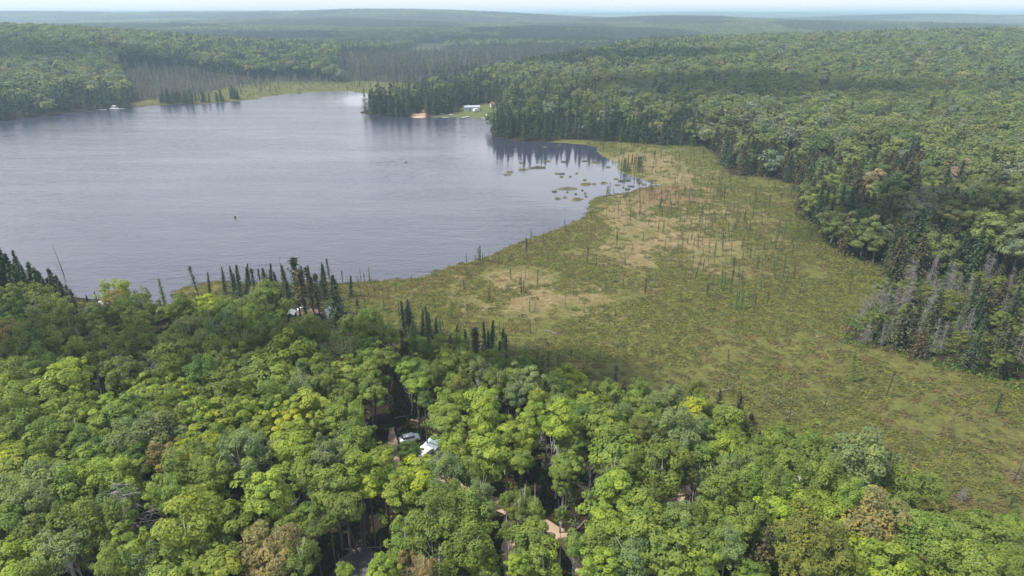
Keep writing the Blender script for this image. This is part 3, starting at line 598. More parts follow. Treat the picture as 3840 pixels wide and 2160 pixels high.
for s in '1040 225 1040 45 k club 2;1745 620 1768 315 s spruce 1.1;1620 700 1612 480 s spruce .8;2000 640 1998 500 s spruce .8;320 1360 320 950 s spruce .95;110 1350 60 1100 s spruce 1;640 1370 560 1180 s spruce 1;890 1300 850 1120 s spruce 1;470 20 460 -30 s club 1.8;2225 340 2228 70 k snag 1;2165 260 2180 20 k snag 1.2;2100 240 2115 90 k snag .8;2520 480 2560 230 t snag 1.2;885 540 885 400 k snag .8'.split(';'):
    w = s.split(); x0, y0, x1, y1 = map(float, w[:4]); stand(w[5], 1288 + x0 * .25, 905.6 + y0 * .25, 1288 + x1 * .25, 905.6 + y1 * .25, w[4], float(w[6]), hid=1.5 if w[5] != 'snag' else 0)
for s in '860 450 862 185 k spruce 1;650 300 650 140 c club 2;740 260 730 130 k club 2;1060 480 1090 300 k deadcon .8;1100 470 1130 310 k deadcon .8;1390 520 1400 380 k deadcon .8;1340 510 1350 390 k deadcon 1;1945 700 1948 540 k deadcon 1;2110 900 2115 760 k deadcon 1.3;2280 960 2275 850 k deadcon 1.3;820 190 835 0 k snag 1.2;960 160 975 0 k snag 1.2;1205 280 1225 100 k snag 1;1415 260 1410 80 k snag .8;1845 220 1870 0 k snag 1;1800 510 1790 400 k snag 1;2470 500 2490 260 k snag 1.6;2430 760 2440 640 t larch 2;2500 820 2500 740 t larch 2;1020 300 1035 180 t larch 1'.split(';'):
    w = s.split(); x0, y0, x1, y1 = map(float, w[:4]); stand(w[5], 1932 + x0 * .25, 1086.7 + y0 * .25, 1932 + x1 * .25, 1086.7 + y1 * .25, w[4], float(w[6]))
stand('cedar', 1932 + -110 * .25, 1449 + 60, 1932 - 110 * .25, 1086.7 + 925 * .25, 'c', .72, hid=2)      # tall brown conifer at the bottom
stand('deadcon', 370, 1385, 340, 1206, 'k', 1.1, (.3, .27, .28), 2, hid=3)                              # big dead grey fir
stand('bare', 215, 1460, 205, 1345, 'k', .8, hid=3); stand('bare', 160, 1480, 130, 1375, 'k', .9, hid=3)
stand('bare', 728, 1265, 735, 1225, 'k', 1, hid=5); stand('bare', 868, 1200, 880, 1150, 'k', 1, hid=6)
stand('bare', 1393, 1140, 1400, 1090, 'k', 1, hid=7); stand('bare', 1750, 1235, 1765, 1160, 'k', .6, hid=3); stand('bare', 1748, 1235, 1742, 1168, 'k', .6, hid=3)
stand('bare', 1288 + 520 * .25, 1086.7 + 1060 * .25 - 5, 1288 + 1640 / 4 * .38, 1086.7 + 680 * .25, 'k', .5, hid=.3) if False else stand('snag', 1445, 1350, 1452, 1257, 'k', 1.3)
stand('bare', 655, 758, 648, 718, 'k', 1.2, hid=4); stand('bare', 410, 872, 408, 828, 'k', 1, hid=5); stand('bare', 85, 815, 75, 768, 'k', 1, hid=6)
stand('bare', 392, 962, 385, 900, 'k', .6, hid=3); stand('bare', 283, 862, 268, 838, 'k', 1.0, hid=5); stand('bare', 510, 815, 505, 835 - 25, 'k', 1, hid=7)
stand('bare', 862, 802, 866, 782, 'k', 2.2, hid=0)
for e in '870 1175 7;722 1210 7;1400 1120 8;1030 935 7;1545 1225 7;1600 1240 7;75 800 8;412 835 8;392 925 7;80 985 7;430 935 7;510 860 8;775 965 7;1075 1300 7;2010 1180 7;1990 1215 7;2070 1390 6;180 880 8;620 800 8;1330 1060 8;1485 1180 7;560 1000 8;1190 970 8'.split(';'):
    u0, v0, h0 = map(float, e.split()); stand('bare', u0, v0 + 34, u0 + rng.uniform(-5, 5), v0 - 6, 'k', rng.uniform(.7, 1.1), hid=h0)
# leaning birch: long bare white trunk over the dark gap
def leaning():
    a = place(258, 1018, 0.9); b = place(188, 832, 12.5); b2 = place(244, 935, 7.0)
    o = thing('leaning_birch', (a[0], a[1], hz(a[0], a[1])), 'long leaning white birch trunk with a bare top over the dark gap', 'leaning birch')
    q = QB(); A = np.array([0, 0, 0.]); k = b2 - a; k[2] = 6.4; e = b - a; e[2] = 12.0
    q.tube([A, A * .5 + k * .5 + [.15, 0, 0], k, (k + e) / 2 + [0, 0, .3], e], [.17, .15, .13, .1, .04], 6); obj('trunk', q.mesh('leaning_trunk', [M['birch']]), o)
    q = QB(); r = np.random.RandomState(3)
    for i in range(16):
        s = r.uniform(.25, 1); p = k + (e - k) * s; d = r.normal(size=3) * [1, 1, .6] + [.2, 0, .9]; q.tube([p, p + d * .6, p + d * 1.2 + [0, 0, .2]], [.045, .03, .008], 4)
    obj('branches', q.mesh('leaning_branches', [M['birch']]), o)
    XY.append((a[0], a[1], 1.5))
leaning()
for (ua, va, ub_, vb_, hh) in ((130, 955, 116, 895, 9), (109, 960, 93, 930, 8), (502, 978, 498, 940, 7)):
    a = place(ua, va, 4.0); b = place(ub_, vb_, hh + 1)
    o = thing('slender_birch', (a[0], a[1], hz(a[0], a[1])), None, 'bare trunk', group='pale bare trunks showing among the leaves'); q = QB(); e = b - a; e[2] = hh
    q.tube([(0, 0, 0), e * .5, e], [.14, .12, .05], 6); obj('trunk', q.mesh('pale_trunk', [M['birch']]), o); TREES.append(dict(o=o, word='pale leaning trunk', tone='', u=ub_, v=vb_)); 
# two tall bare trunks over the shaded gap at the bottom, and a thin one beside them
for (ua, va, ub_, vb_, h, m) in ((1361.5 - 450, 1395, 1355 - 450, 1250, 12, 'bark'), (1369 - 450, 1388, 1362 - 450, 1270, 12, 'bark'), (1349 - 450, 1396, 1325 - 450, 1328, 8, 'bark')):
    a = place(ua, va, 1.0); b = place(ub_, vb_, h + .7)
    o = thing('tall_bare_tree', (a[0], a[1], hz(a[0], a[1])), None, 'bare trunk', group='tall bare trunks over the shaded gap'); q = QB(); e = b - a; e[2] = h
    q.tube([(0, 0, 0), e * .5 + [.1, 0, 0], e], [.2, .16, .1], 7); obj('trunk', q.mesh('tall_trunk', [M[m]]), o); TREES.append(dict(o=o, word='tall bare trunk', tone='', u=ub_, v=va - 30))

# ------------------------------------------------------------------ sampling the rest of the woods
def grid(D0, D1, s, jit=.46, wide=.80):
    n = int(D1 * wide / s) + 6
    X, Y = np.meshgrid(np.arange(-n, n + 1) * s, np.arange(int(D0 * .74 / s), int(D1 / s) + 1) * s)
    X = X.ravel() + (np.tile([0, .5], len(X.ravel()))[:X.size]) * 0 + rng.uniform(-jit, jit, X.size) * s; Y = Y.ravel() + rng.uniform(-jit, jit, Y.size) * s
    D = np.hypot(X, Y); k = (np.abs(X) < wide * Y + 25) & (D >= D0) & (D < D1); return X[k], Y[k]
def where_is(X, Y):
    """zone of each spot: 0 nothing, 1 woods, 2 bog, 3 far bog, 4 grey stand beyond the lake, 5 spruce swamp, 6 dead stand at right; and the distance to lake / bog"""
    z = np.ones(len(X), int); sl_ = SD_LAKE(X, Y); sb = sdist(BOG, X, Y)
    z[sb < 0] = 2; z[inside(BOGFAR, X, Y)] = 3; z[inside(SWAMP, X, Y)] = 5; z[inside(DEADSTAND, X, Y)] = 4; z[inside(STAND, X, Y) & (sb > -2)] = 6
    for Q_ in (LAWN, BEACH, BARNY, CABY, FIELD1, FIELD2, YARD): z[inside(Q_, X, Y)] = 0
    z[sl_ < .8] = 0
    return z, sl_, sb
STUFF = {k: [] for k in ('broad', 'conif', 'dead', 'bog', 'far', 'low')}
def put(store, pat, x, y, z, rot, sc, tn): STUFF[store].append((pat, x, y, z, rot, sc[0], sc[1], sc[2], tn[0], tn[1], tn[2]))
K = np.array(KEEP)
XYa = np.array(XY)
EXTRA = []  # candidates to be single trees
def scatter_near():
    X, Y = grid(58, 300, 4.7); z, sl_, sb = where_is(X, Y); G = height(X, Y)
    nz = fbm(X, Y, 28, 2); n2 = vnoise(X + 500, Y, 11)
    for i in np.argsort(-Y):
        if z[i] not in (1, 6): continue
        x, y, g = X[i], Y[i], G[i]; D = math.hypot(x, y)
        fg = not (x > 0 and sb[i] >= 0 and y > 130 + 0 * x and x > y * .35 and D > 165)
        if fg:
            dd = np.hypot(XYa[:, 0] - x, XYa[:, 1] - y) / (XYa[:, 2] + 2.0)
            if dd.min() < .62: continue
            Rr = rng.uniform(2.1, 3.0); Hc = rng.uniform(6.8, 9.4)
            ok = True
            for hh in (1.0, Hc, Hc + 2):
                u, v, f = proj(x, y, g + hh); s = Rr * FQ / f
                if (np.hypot(K[:, 0] - u, K[:, 1] - v) < K[:, 2] + s * .72).any(): ok = False; break
            if not ok: continue
            for _ in range(7):
                u, v, f = proj(x, y, g + Hc + Rr * .95)
                if v > np.interp(u, TOPS[:, 0], TOPS[:, 1]): break
                Hc *= .86; Rr *= .93
            else: continue
            r = rng.rand()
            if r < .10: put('conif', rng.choice(['spruce0', 'spruce2', 'cedar0']), x, y, g, rng.uniform(0, 6), (rng.uniform(8, 11),) * 2 + (rng.uniform(9, 12),), tone('s' if r < .06 else 'c'))
            else:
                tk = 'GMMSLO'[int(rng.rand() * 6)] if nz[i] > .5 else 'GMLDGS'[int(rng.rand() * 6)]
                put('broad', rng.choice(['maple0', 'maple1', 'maple3', 'birch0', 'birch1', 'birch4']), x, y, g + Hc, rng.uniform(0, 6), (Rr, Rr, Rr), tone(tk))
        elif z[i] == 6:
            r = rng.rand()
            kd = 'deadcon' if r < .46 else ('birch' if r < .74 else ('cedar' if r < .9 else 'spruce'))
            h = rng.uniform(6, 12); EXTRA.append((D, kd, x, y, h if kd != 'birch' else h * .6, {'birch': 'O', 'cedar': 'c', 'spruce': 's'}.get(kd, 'k')))
        elif rng.rand() < .68 or min(sl_[i], sb[i]) < 14: woods(x, y, g, D, sl_[i], sb[i], nz[i], n2[i])
def woods(x, y, g, D, sl_, sb, nz, n2, lod=''):
    """one tree of the mixed woods beyond the bog and the lake"""
    edge = min(sb, sl_); u = float(proj(x, y, g)[0])
    pc = .06
    if n2 > .64: pc = .34
    if edge < 60: pc = .72 if n2 > .36 else .3
    if 880 < u < 1250 and D > 500 and D < 760:
        pc = .93; edge = 99
        if rng.rand() < .3: return
    elif 1225 < u < 1500 and 430 < D < 600: pc = .85
    elif 1200 < u < 1760 and D > 380: pc = max(pc, .46 if D < 1000 else .6)
    elif u < 420 and edge < 32: pc = .82
    elif 420 < u < 1250 and D > 740: pc = .62
    if rng.rand() < pc:
        brown = (x > y * .28 and D < 700 and rng.rand() < .68)
        kd = 'cedar' if brown or rng.rand() < .25 else 'spruce'
        h = (rng.uniform(15, 21) if kd == 'spruce' else rng.uniform(13.5, 17.5)) * (.86 if edge < 34 else 1)
        EXTRA.append((D, kd, x, y, h, 'c' if brown else 's'))
    else:
        tk = rng.choice(list('GGGMMMLSDOB' if rng.rand() < .12 else 'GGMMMDDSMO')) if nz > .42 else rng.choice(list('MMDDGSG'))
        EXTRA.append((D, 'maple' if rng.rand() < .6 else 'birch', x, y, rng.uniform(8, 14) if edge > 22 else rng.uniform(6, 8), tk))
scatter_near()
def scatter_mid(D0, D1, s):
    X, Y = grid(D0, D1, s); z, sl_, sb = where_is(X, Y); G = height(X, Y); nz = fbm(X, Y, 60, 2); n2 = vnoise(X + 500, Y, 30)
    for i in range(len(X)):
        x, y, g = X[i], Y[i], G[i]; D = math.hypot(x, y)
        if z[i] == 1: woods(x, y, g, D, sl_[i], sb[i], nz[i], n2[i])
        elif z[i] == 4:
            r = rng.rand(); EXTRA.append((D, 'deadcon' if r < .5 else 'spruce', x, y, rng.uniform(6, 10) * (1 if r < .5 else .8), 'k' if r < .5 else ('g' if r < .8 else 't')))
        elif z[i] == 5:
            EXTRA.append((D, 'deadcon' if rng.rand() < .22 else 'spruce', x, y, rng.uniform(8, 12), 'g'))
        elif z[i] == 6: EXTRA.append((D, 'deadcon', x, y, rng.uniform(7, 12), 'k'))
scatter_mid(300, 620, 6.8); scatter_mid(620, 1500, 8.2)
TONE['g'] = (.075, .085, .065); TWORD['g'] = 'greyish'
# the nearest of each kind stand as trees of their own, the rest become the woods
EXTRA.sort(key=lambda e: e[0])
quota = {'maple': 45, 'birch': 60, 'spruce': 150, 'cedar': 160, 'deadcon': 110}
for k in quota:
    quota[k] = min(quota[k], 298 - sum(1 for t in TREES if t['o']['category'].startswith({'deadcon': 'dead con'}.get(k, k))))
NEED_L = {}
for D, kd, x, y, h, tk in EXTRA:
    g = hz(x, y) if False else None
gs = height(np.array([e[2] for e in EXTRA]), np.array([e[3] for e in EXTRA]))
def seen(x, y, z):
    u, v, _ = proj(np.array(x), np.array(y), np.array(z)); return -30 < u < 2606 and -30 < v < 1480
for (D, kd, x, y, h, tk), g in zip(EXTRA, gs):
    if quota.get(kd, 0) > 0 and seen(x, y, g + h * .7):
        quota[kd] -= 1
        if kd == 'birch' and h < 7.3 and tk == 'O': broadleaf('maple', x, y, rng.uniform(1.4, 2.1), h * .75, tk)
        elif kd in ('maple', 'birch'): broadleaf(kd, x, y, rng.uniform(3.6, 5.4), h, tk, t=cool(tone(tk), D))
        else: conif(kd, x, y, h, tk, 1.2 if kd != 'deadcon' else .62)
        continue
    lod = '' if D < 330 else ('_m' if D < 700 else '_f')
    big = 1 if D < 620 else 1.12
    if kd in ('maple', 'birch'):
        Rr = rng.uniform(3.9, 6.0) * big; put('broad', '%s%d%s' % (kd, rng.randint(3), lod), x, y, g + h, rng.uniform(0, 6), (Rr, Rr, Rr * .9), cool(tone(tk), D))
    elif kd == 'deadcon': put('dead', 'deadcon%d%s' % (rng.randint(2), '_m' if D > 330 else ''), x, y, g, rng.uniform(0, 6), (h * .62, h * .62, h), tone('k'))
    else: put('conif', '%s%d%s' % (kd, rng.randint(2), lod), x, y, g, rng.uniform(0, 6), (h * big * 1.25,) * 2 + (h,), tone(tk))

# ------------------------------------------------------------------ bog trees
def bog_trees():
    X, Y = grid(95, 620, 3.7); sb = sdist(BOG, X, Y); sl_ = SD_LAKE(X, Y); k = (sb < -1.5) & (sl_ > 1) & ~inside(YARD, X, Y); X, Y, sl_ = X[k], Y[k], sl_[k]
    G = height(X, Y); u, v, f = proj(X, Y, G); n = fbm(X, Y, 45, 2); out = []
    for i in range(len(X)):
        p = .05
        if 1540 < u[i] < 2010 and 440 < v[i] < 780: p = .8
        elif v[i] > 850: p = .09
        elif 900 < u[i] < 1640 and v[i] > 640: p = .5
        elif v[i] < 440: p = .34
        if n[i] < .42: p *= .35
        if sl_[i] < 9 and sl_[i] > 1 and v[i] > 540: p = max(p, .22)
        if rng.rand() > p: continue
        D = math.hypot(X[i], Y[i]); r = rng.rand()
        if v[i] > 850: kd = 'snag' if r < .55 else ('larch' if r < .75 else 'club'); h = rng.uniform(3.5, 8)
        elif r < .60: kd = 'stunt'; h = rng.uniform(1.3, 4.6)
        elif r < .70: kd = 'club'; h = rng.uniform(3, 6.5)
        elif r < .86: kd = 'larch'; h = rng.uniform(2.5, 6)
        else: kd = 'snag'; h = rng.uniform(3.5, 7)
        out.append((D, kd, X[i], Y[i], h))
    for (cu, cv, n_, ru, rv, hh) in ((1588, 425, 34, 27, 7, 6.5), (1520, 488, 16, 24, 5, 5.5), (1205, 655, 4, 6, 3, 5), (1330, 600, 5, 8, 3, 5), (1010, 696, 5, 12, 4, 4), (1455, 545, 9, 22, 6, 4.5), (445, 259, 26, 42, 3, 12), (530, 256, 14, 40, 3, 9.5), (592, 249, 9, 12, 2, 11), (1000, 284, 30, 60, 4, 15), (690, 748, 22, 200, 9, 9.5), (1230, 905, 10, 90, 14, 8.5), (1050, 850, 8, 60, 10, 8.5), (1400, 940, 6, 60, 8, 7), (1120, 283, 6, 30, 3, 14), (950, 283, 16, 18, 3, 15), (1320, 335, 30, 80, 9, 15)):
        for j in range(n_):
            a = place(cu + rng.uniform(-1, 1) * ru, cv + rng.uniform(-1, 1) * rv, .3)
            if SD_LAKE(a[0:1], a[1:2])[0] < .3: continue
            out.append((math.hypot(a[0], a[1]), 'spruce' if hh > 8 else rng.choice(['club', 'club', 'larch', 'stunt']), a[0], a[1], hh * rng.uniform(.55, 1.15)))
    out.sort(key=lambda e: e[0] / e[4])
    q = {'stunt': 290, 'club': 180, 'larch': 150, 'snag': 150, 'spruce': 90}
    for D, kd, x, y, h in out:
        tk = {'stunt': rng.choice(['k', 's', 'g']), 'club': 'k', 'larch': 't', 'snag': 'k', 'spruce': 's'}[kd]
        if q[kd] > 0: q[kd] -= 1; conif(kd, x, y, h, tk, {'club': 1.1, 'snag': .9, 'stunt': 1.05}.get(kd, 1.0) * rng.uniform(.75, 1.3), (rng.normal() * .06, rng.normal() * .06))
        else: put('bog' if kd != 'spruce' else 'conif', '%s%d' % (kd, 0), x, y, hz(x, y), rng.uniform(0, 6), (h * 1.3, h * 1.3, h), tone(tk))
bog_trees()
# ------------------------------------------------------------------ simpler patterns for the woods one sees from afar
for i in range(3):
    q, _ = leafy(211 + i, 26, 48, .125, .42, (1, 1.15, .9)[i], -.35, .55); pattern('maple%d_m' % i, q, [M['leafO']])
    q, _ = leafy(221 + i, 28, 44, .11, .38, (1.2, 1.05, 1.3)[i], -.35, .8, fine=True); pattern('birch%d_m' % i, q, [M['leafO']])
    q, _ = leafy(231 + i, 12, 28, .21, .52, (1, 1.1, .9)[i], -.1, .55); pattern('maple%d_f' % i, q, [M['leafO']])
    q, _ = leafy(241 + i, 13, 26, .19, .48, (1.15, 1.0, 1.2)[i], -.1, .7, fine=True); pattern('birch%d_f' % i, q, [M['leafO']])
for i in range(2):
    pattern('spruce%d_m' % i, conifer(251 + i, 15, 9, .5, 3, .036, wid=(.17, .15)[i], base=.1), [M['needO']])
    pattern('cedar%d_m' % i, conifer(255 + i, 13, 10, .5, 4, .052, wid=(.26, .23)[i], base=.08, shape=.62, flatq=.9), [M['needO']])
    pattern('spruce%d_f' % i, conifer(261 + i, 9, 6, .5, 2, .06, wid=(.17, .15)[i], base=.15), [M['needO']])
    pattern('cedar%d_f' % i, conifer(265 + i, 8, 7, .5, 3, .08, wid=(.26, .23)[i], base=.15, shape=.62, flatq=.9), [M['needO']])
    t, b = deadconifer(271 + i, 50, .42, 2, .006); tt, bb = t, b
    b.V += [v for v in t.V]; b.Q += [qq + b.n for qq in t.Q]; b.var += t.var; b.mi += t.mi; pattern('deadcon%d_m' % i, b, [M['deadwood']])
def patch(seed, n, rad, con):
    """a piece of far woods: n rough crowns side by side, within rad"""
    r = np.random.RandomState(seed); q = QB()
    for k in range(n):
        a, s = r.uniform(0, 6.28), rad * math.sqrt(r.rand()); c = np.array([s * math.cos(a), s * math.sin(a), 0.])
        if r.rand() < con:
            h = r.uniform(11, 20); m = 26; t = r.rand(m); ang = r.uniform(0, 6.28, m); rr = 2.3 * (1 - t) + .2
            C = np.stack([c[0] + np.cos(ang) * rr, c[1] + np.sin(ang) * rr, 3 + t * (h - 3)], 1); q.leaves(C, np.stack([np.cos(ang), np.sin(ang), 0 * t + .5], 1), 1.0, r, .8, r.uniform(0, .12, m), 1)
        else:
            R_ = r.uniform(3, 5.2); h = r.uniform(6, 13); d = sph(r, 44); d = d[d[:, 2] > -.25]; v0 = r.uniform(.2, .9)
            q.leaves(c + [0, 0, h] + d * R_ * [1, 1, .75] * r.uniform(.8, 1.1, (len(d), 1)), d + r.normal(size=d.shape) * .3 + [0, 0, .3], 1.25, r, .8, np.clip(v0 + r.normal(size=len(d)) * .15, 0, 1))
    return q
for i in range(4): pattern('patch%d' % i, patch(301 + i, 17, 15, .25), [M['leafO'], M['needO']])
for i in range(2): pattern('patchcon%d' % i, patch(311 + i, 19, 15, .8), [M['leafO'], M['needO']])
def far_woods():
    for D0, D1, s, sc in ((1500, 3200, 17.5, 1.0), (3200, 6500, 31, 1.7), (6500, 17500, 84, 4.2)):
        X, Y = grid(D0, D1, s, wide=.80); G = height(X, Y); n = fbm(X, Y, 260, 3)
        F = inside(FIELD1, X, Y) | inside(FIELD2, X, Y) | inside(SWAMP, X, Y)
        for i in range(len(X)):
            if F[i]: continue
            cn = n[i] > .50
            tn = np.array(TONE['D' if cn else 'M']) * rng.uniform(.55, 1.45) * (.6 if cn else .8)
            put('far', ('patchcon%d' % rng.randint(2)) if cn else 'patch%d' % rng.randint(4), X[i], Y[i], G[i] - .5, rng.uniform(0, 6), (sc, sc, 1 if sc < 2 else 1.25), tn)
far_woods()
# low cover: shrubs of the bog, undergrowth at the woods' foot
def shrub(seed, n, leaf):
    r = np.random.RandomState(seed); q = QB(); d = sph(r, n); d[:, 2] = abs(d[:, 2]); rad = r.uniform(.55, 1.1, (n, 1))
    q.leaves(d * rad * [1, 1, .5], d + [0, 0, .5] + r.normal(size=d.shape) * .4, leaf, r, .6); return q
for i in range(3): pattern('shrub%d' % i, shrub(401 + i, 44, .20), [M['leafO']])
TONE['h1'] = (.152, .166, .044); TONE['h2'] = (.125, .142, .04); TONE['h3'] = (.17, .14, .062); TONE['h4'] = (.18, .205, .048)
def low_cover():
    X, Y = grid(85, 330, 1.55); sb = sdist(BOG, X, Y); sl_ = SD_LAKE(X, Y); tan_ = np.minimum(sdist(TAN, X, Y), sdist(TAN2, X, Y)); k = (sb < 2) & (sl_ > -.7) & ~inside(YARD, X, Y)
    X, Y, tan_, sl_ = X[k], Y[k], tan_[k], sl_[k]; G = np.maximum(height(X, Y), -.05); n = fbm(X, Y, 14, 3)
    for i in range(len(X)):
        if tan_[i] < 0 and rng.rand() < .86 and n[i] < .62: continue
        if sl_[i] > 3 and n[i] < .40 and rng.rand() < .6: continue
        if sl_[i] < .5 and rng.rand() < .45: continue
        r = rng.rand(); tk = 'h3' if n[i] < .45 and r < .6 else ('h4' if r < .22 else ('h1' if r < .7 else 'h2'))
        if sl_[i] < 14 and Y[i] < 260: tk = 'h3' if r < .55 else 'h1'
        s = rng.uniform(.7, 1.5); put('low', 'shrub%d' % rng.randint(3), X[i], Y[i], G[i], rng.uniform(0, 6), (s, s, s * rng.uniform(.4, .7)), tone(tk))
    X, Y = grid(60, 300, 2.3); z, sl_, sb = where_is(X, Y); G = height(X, Y)
    for i in range(len(X)):
        if z[i] not in (1, 6) or (z[i] == 1 and rng.rand() < .45): continue
        u, v, f = proj(X[i], Y[i], G[i])
        if (np.hypot(K[:, 0] - u, K[:, 1] - v) < K[:, 2] * .8).any() and rng.rand() < .85: continue
        s = rng.uniform(.6, 1.3) * (1.3 if z[i] == 6 else 1); put('low', 'shrub%d' % rng.randint(3), X[i], Y[i], G[i], rng.uniform(0, 6), (s, s, s), tone('D' if rng.rand() < .6 else 'M'))
low_cover()
def far_cover():
    X, Y = grid(330, 640, 3.3); z, sl_, sb = where_is(X, Y); k = ((z == 2) | (z == 3)) & (sl_ > 1); X, Y = X[k], Y[k]; G = height(X, Y); n = fbm(X, Y, 18, 3); t_ = sdist(TAN, X, Y)
    for i in range(len(X)):
        if (t_[i] < 0 and rng.rand() < .75) or n[i] < .4: continue
        s = rng.uniform(1.1, 2.2); put('low', 'shrub%d' % rng.randint(3), X[i], Y[i], G[i], rng.uniform(0, 6), (s, s, s * .5), tone('h1' if n[i] > .5 else 'h2'))
    X, Y = grid(560, 1000, 5.2); k = inside(BOGFAR, X, Y) & (SD_LAKE(X, Y) > 1); X, Y = X[k], Y[k]; G = height(X, Y); n = fbm(X, Y, 40, 2); u, v, _ = proj(X, Y, G)
    for i in range(len(X)):
        if rng.rand() < (.30 if n[i] > .45 else .06) * (1.6 if v[i] < 222 and u[i] < 860 else 1):
            h = rng.uniform(2.5, 7); put('bog', rng.choice(['larch0', 'club0', 'snag0']), X[i], Y[i], G[i], 0, (h * 1.5, h * 1.5, h), tone('t' if rng.rand() < .6 else 'k'))
        if rng.rand() < .6: s = rng.uniform(1.5, 3); put('low', 'shrub%d' % rng.randint(3), X[i], Y[i], G[i], rng.uniform(0, 6), (s, s, s * .4), tone('h1'))
far_cover()

# ------------------------------------------------------------------ instance builder for what nobody could count
SWAP = {M['leafO'].name: M['leafI'], M['needO'].name: M['needI']}
SRC = {}
def source(me):
    if me.name not in SRC:
        c = me.copy(); c.name = me.name + '_many'
        for i, m in enumerate(c.materials):
            if m.name in SWAP: c.materials[i] = SWAP[m.name]
        SRC[me.name] = bpy.data.objects.new(c.name, c)
    return SRC[me.name]
def stuff(name, rows, label):
    pats = sorted({r[0] for r in rows}); n = len(rows); A = np.array([r[1:] for r in rows], np.float32)
    idx = np.array([pats.index(r[0]) for r in rows], np.int32)
    me = bpy.data.meshes.new(name); me.vertices.add(n); me.vertices.foreach_set('co', A[:, :3].ravel())
    a = me.attributes.new('idx', 'INT', 'POINT'); a.data.foreach_set('value', idx)
    rot = np.zeros((n, 3), np.float32); rot[:, 2] = A[:, 3]
    for nm, v in (('rot', rot), ('scl', A[:, 4:7]), ('tone', A[:, 7:10])):
        a = me.attributes.new(nm, 'FLOAT_VECTOR', 'POINT'); a.data.foreach_set('vector', np.ascontiguousarray(v, np.float32).ravel())
    o = obj(name, me); tag(o, label, kind='stuff')
    g = bpy.data.node_groups.new(name, 'GeometryNodeTree'); g.interface.new_socket('Geometry', in_out='INPUT', socket_type='NodeSocketGeometry'); g.interface.new_socket('Geometry', in_out='OUTPUT', socket_type='NodeSocketGeometry')
    gi = g.nodes.new('NodeGroupInput'); go = g.nodes.new('NodeGroupOutput'); J = g.nodes.new('GeometryNodeJoinGeometry')
    def na(nm, dt):
        k = g.nodes.new('GeometryNodeInputNamedAttribute'); k.data_type = dt; k.inputs['Name'].default_value = nm; return k.outputs['Attribute']
    ri, rr, rs = na('idx', 'INT'), na('rot', 'FLOAT_VECTOR'), na('scl', 'FLOAT_VECTOR')
    e2r = g.nodes.new('FunctionNodeEulerToRotation'); g.links.new(rr, e2r.inputs[0])
    for k, p in enumerate(pats):
        for me_ in P[p]:
            if me_ is None: continue
            oi = g.nodes.new('GeometryNodeObjectInfo'); oi.inputs['Object'].default_value = source(me_); oi.inputs['As Instance'].default_value = False; oi.transform_space = 'ORIGINAL'
            cm = g.nodes.new('FunctionNodeCompare'); cm.data_type = 'INT'; cm.operation = 'EQUAL'; g.links.new(ri, cm.inputs[2]); cm.inputs[3].default_value = k
            ip = g.nodes.new('GeometryNodeInstanceOnPoints'); g.links.new(gi.outputs[0], ip.inputs['Points']); g.links.new(cm.outputs[0], ip.inputs['Selection'])
            gt = g.nodes.new('GeometryNodeGeometryToInstance'); g.links.new(oi.outputs['Geometry'], gt.inputs[0]); g.links.new(gt.outputs[0], ip.inputs['Instance'])
            g.links.new(e2r.outputs[0], ip.inputs['Rotation']); g.links.new(rs, ip.inputs['Scale']); g.links.new(ip.outputs[0], J.inputs[0])
    g.links.new(J.outputs[0], go.inputs[0]); md = o.modifiers.new('scatter', 'NODES'); md.node_group = g
    return o
print('COUNTS', {k: len(v) for k, v in STUFF.items()}, 'trees', len(TREES))
stuff('broadleaf_woods', STUFF['broad'], 'mixed green broadleaf woods covering the slopes around the lake')
stuff('conifer_woods', STUFF['conif'], 'dark conifers standing close among the broadleaf woods')
stuff('dead_woods', STUFF['dead'], 'grey stand of dead and thin trees beyond the lake')
if STUFF['bog']: stuff('bog_thicket', STUFF['bog'], 'small thin spruces and larches far out over the bog')
stuff('far_woods', STUFF['far'], 'endless hazy woods rolling to the horizon')
stuff('low_shrubs', STUFF['low'], 'knee-high shrubs and undergrowth over bog and forest floor')
# ------------------------------------------------------------------ tracks, beach mats, yards
M['sandy'] = plain('sandy_track_dirt', (.40, .295, .21), .95, .22, 1.2); M['gravel'] = plain('grey_gravel', (.10, .097, .105), .95, .35, 3)
M['yard'] = plain('trodden_brown_earth', (.17, .115, .075), .95, .35, 1.0)
def track(name, pts, width, m, label):
    P_ = np.array([place(u, v, 1.3)[:2] for u, v in pts]); out = []
    for i in range(len(P_) - 1):
        n = max(1, int(np.linalg.norm(P_[i + 1] - P_[i]) / .8))
        for k in range(n): out.append(P_[i] + (P_[i + 1] - P_[i]) * k / n)
    out = np.array(out + [P_[-1]])
    for _ in range(6): out[1:-1] = (out[:-2] + out[1:-1] * 2 + out[2:]) / 4
    t = np.gradient(out, axis=0); t /= np.linalg.norm(t, axis=1, keepdims=True); nn = np.stack([-t[:, 1], t[:, 0]], 1); V = []; m_ = 7
    wj = 1 + (fbm(out[:, 0], out[:, 1], 3.0, 2) - .5) * 1.0 + (vnoise(out[:, 0] + 77, out[:, 1], 1.3) - .5) * .7
    for k in range(m_):
        s = (k / (m_ - 1) - .5) * width; p = out + nn * (s * wj)[:, None]; V.append(np.stack([p[:, 0], p[:, 1], height(p[:, 0], p[:, 1]) + .16 - .10 * (abs(s) / width * 2) ** 2], 1))
    V = np.stack(V, 1); n = len(out); i = (np.arange(n - 1)[:, None] * m_ + np.arange(m_ - 1)[None]).ravel()
    me = mesh_quads(name, V.reshape(-1, 3), np.stack([i, i + 1, i + 1 + m_, i + m_], 1), [m], smooth=True); return tag(obj(name, me), label, kind='structure')
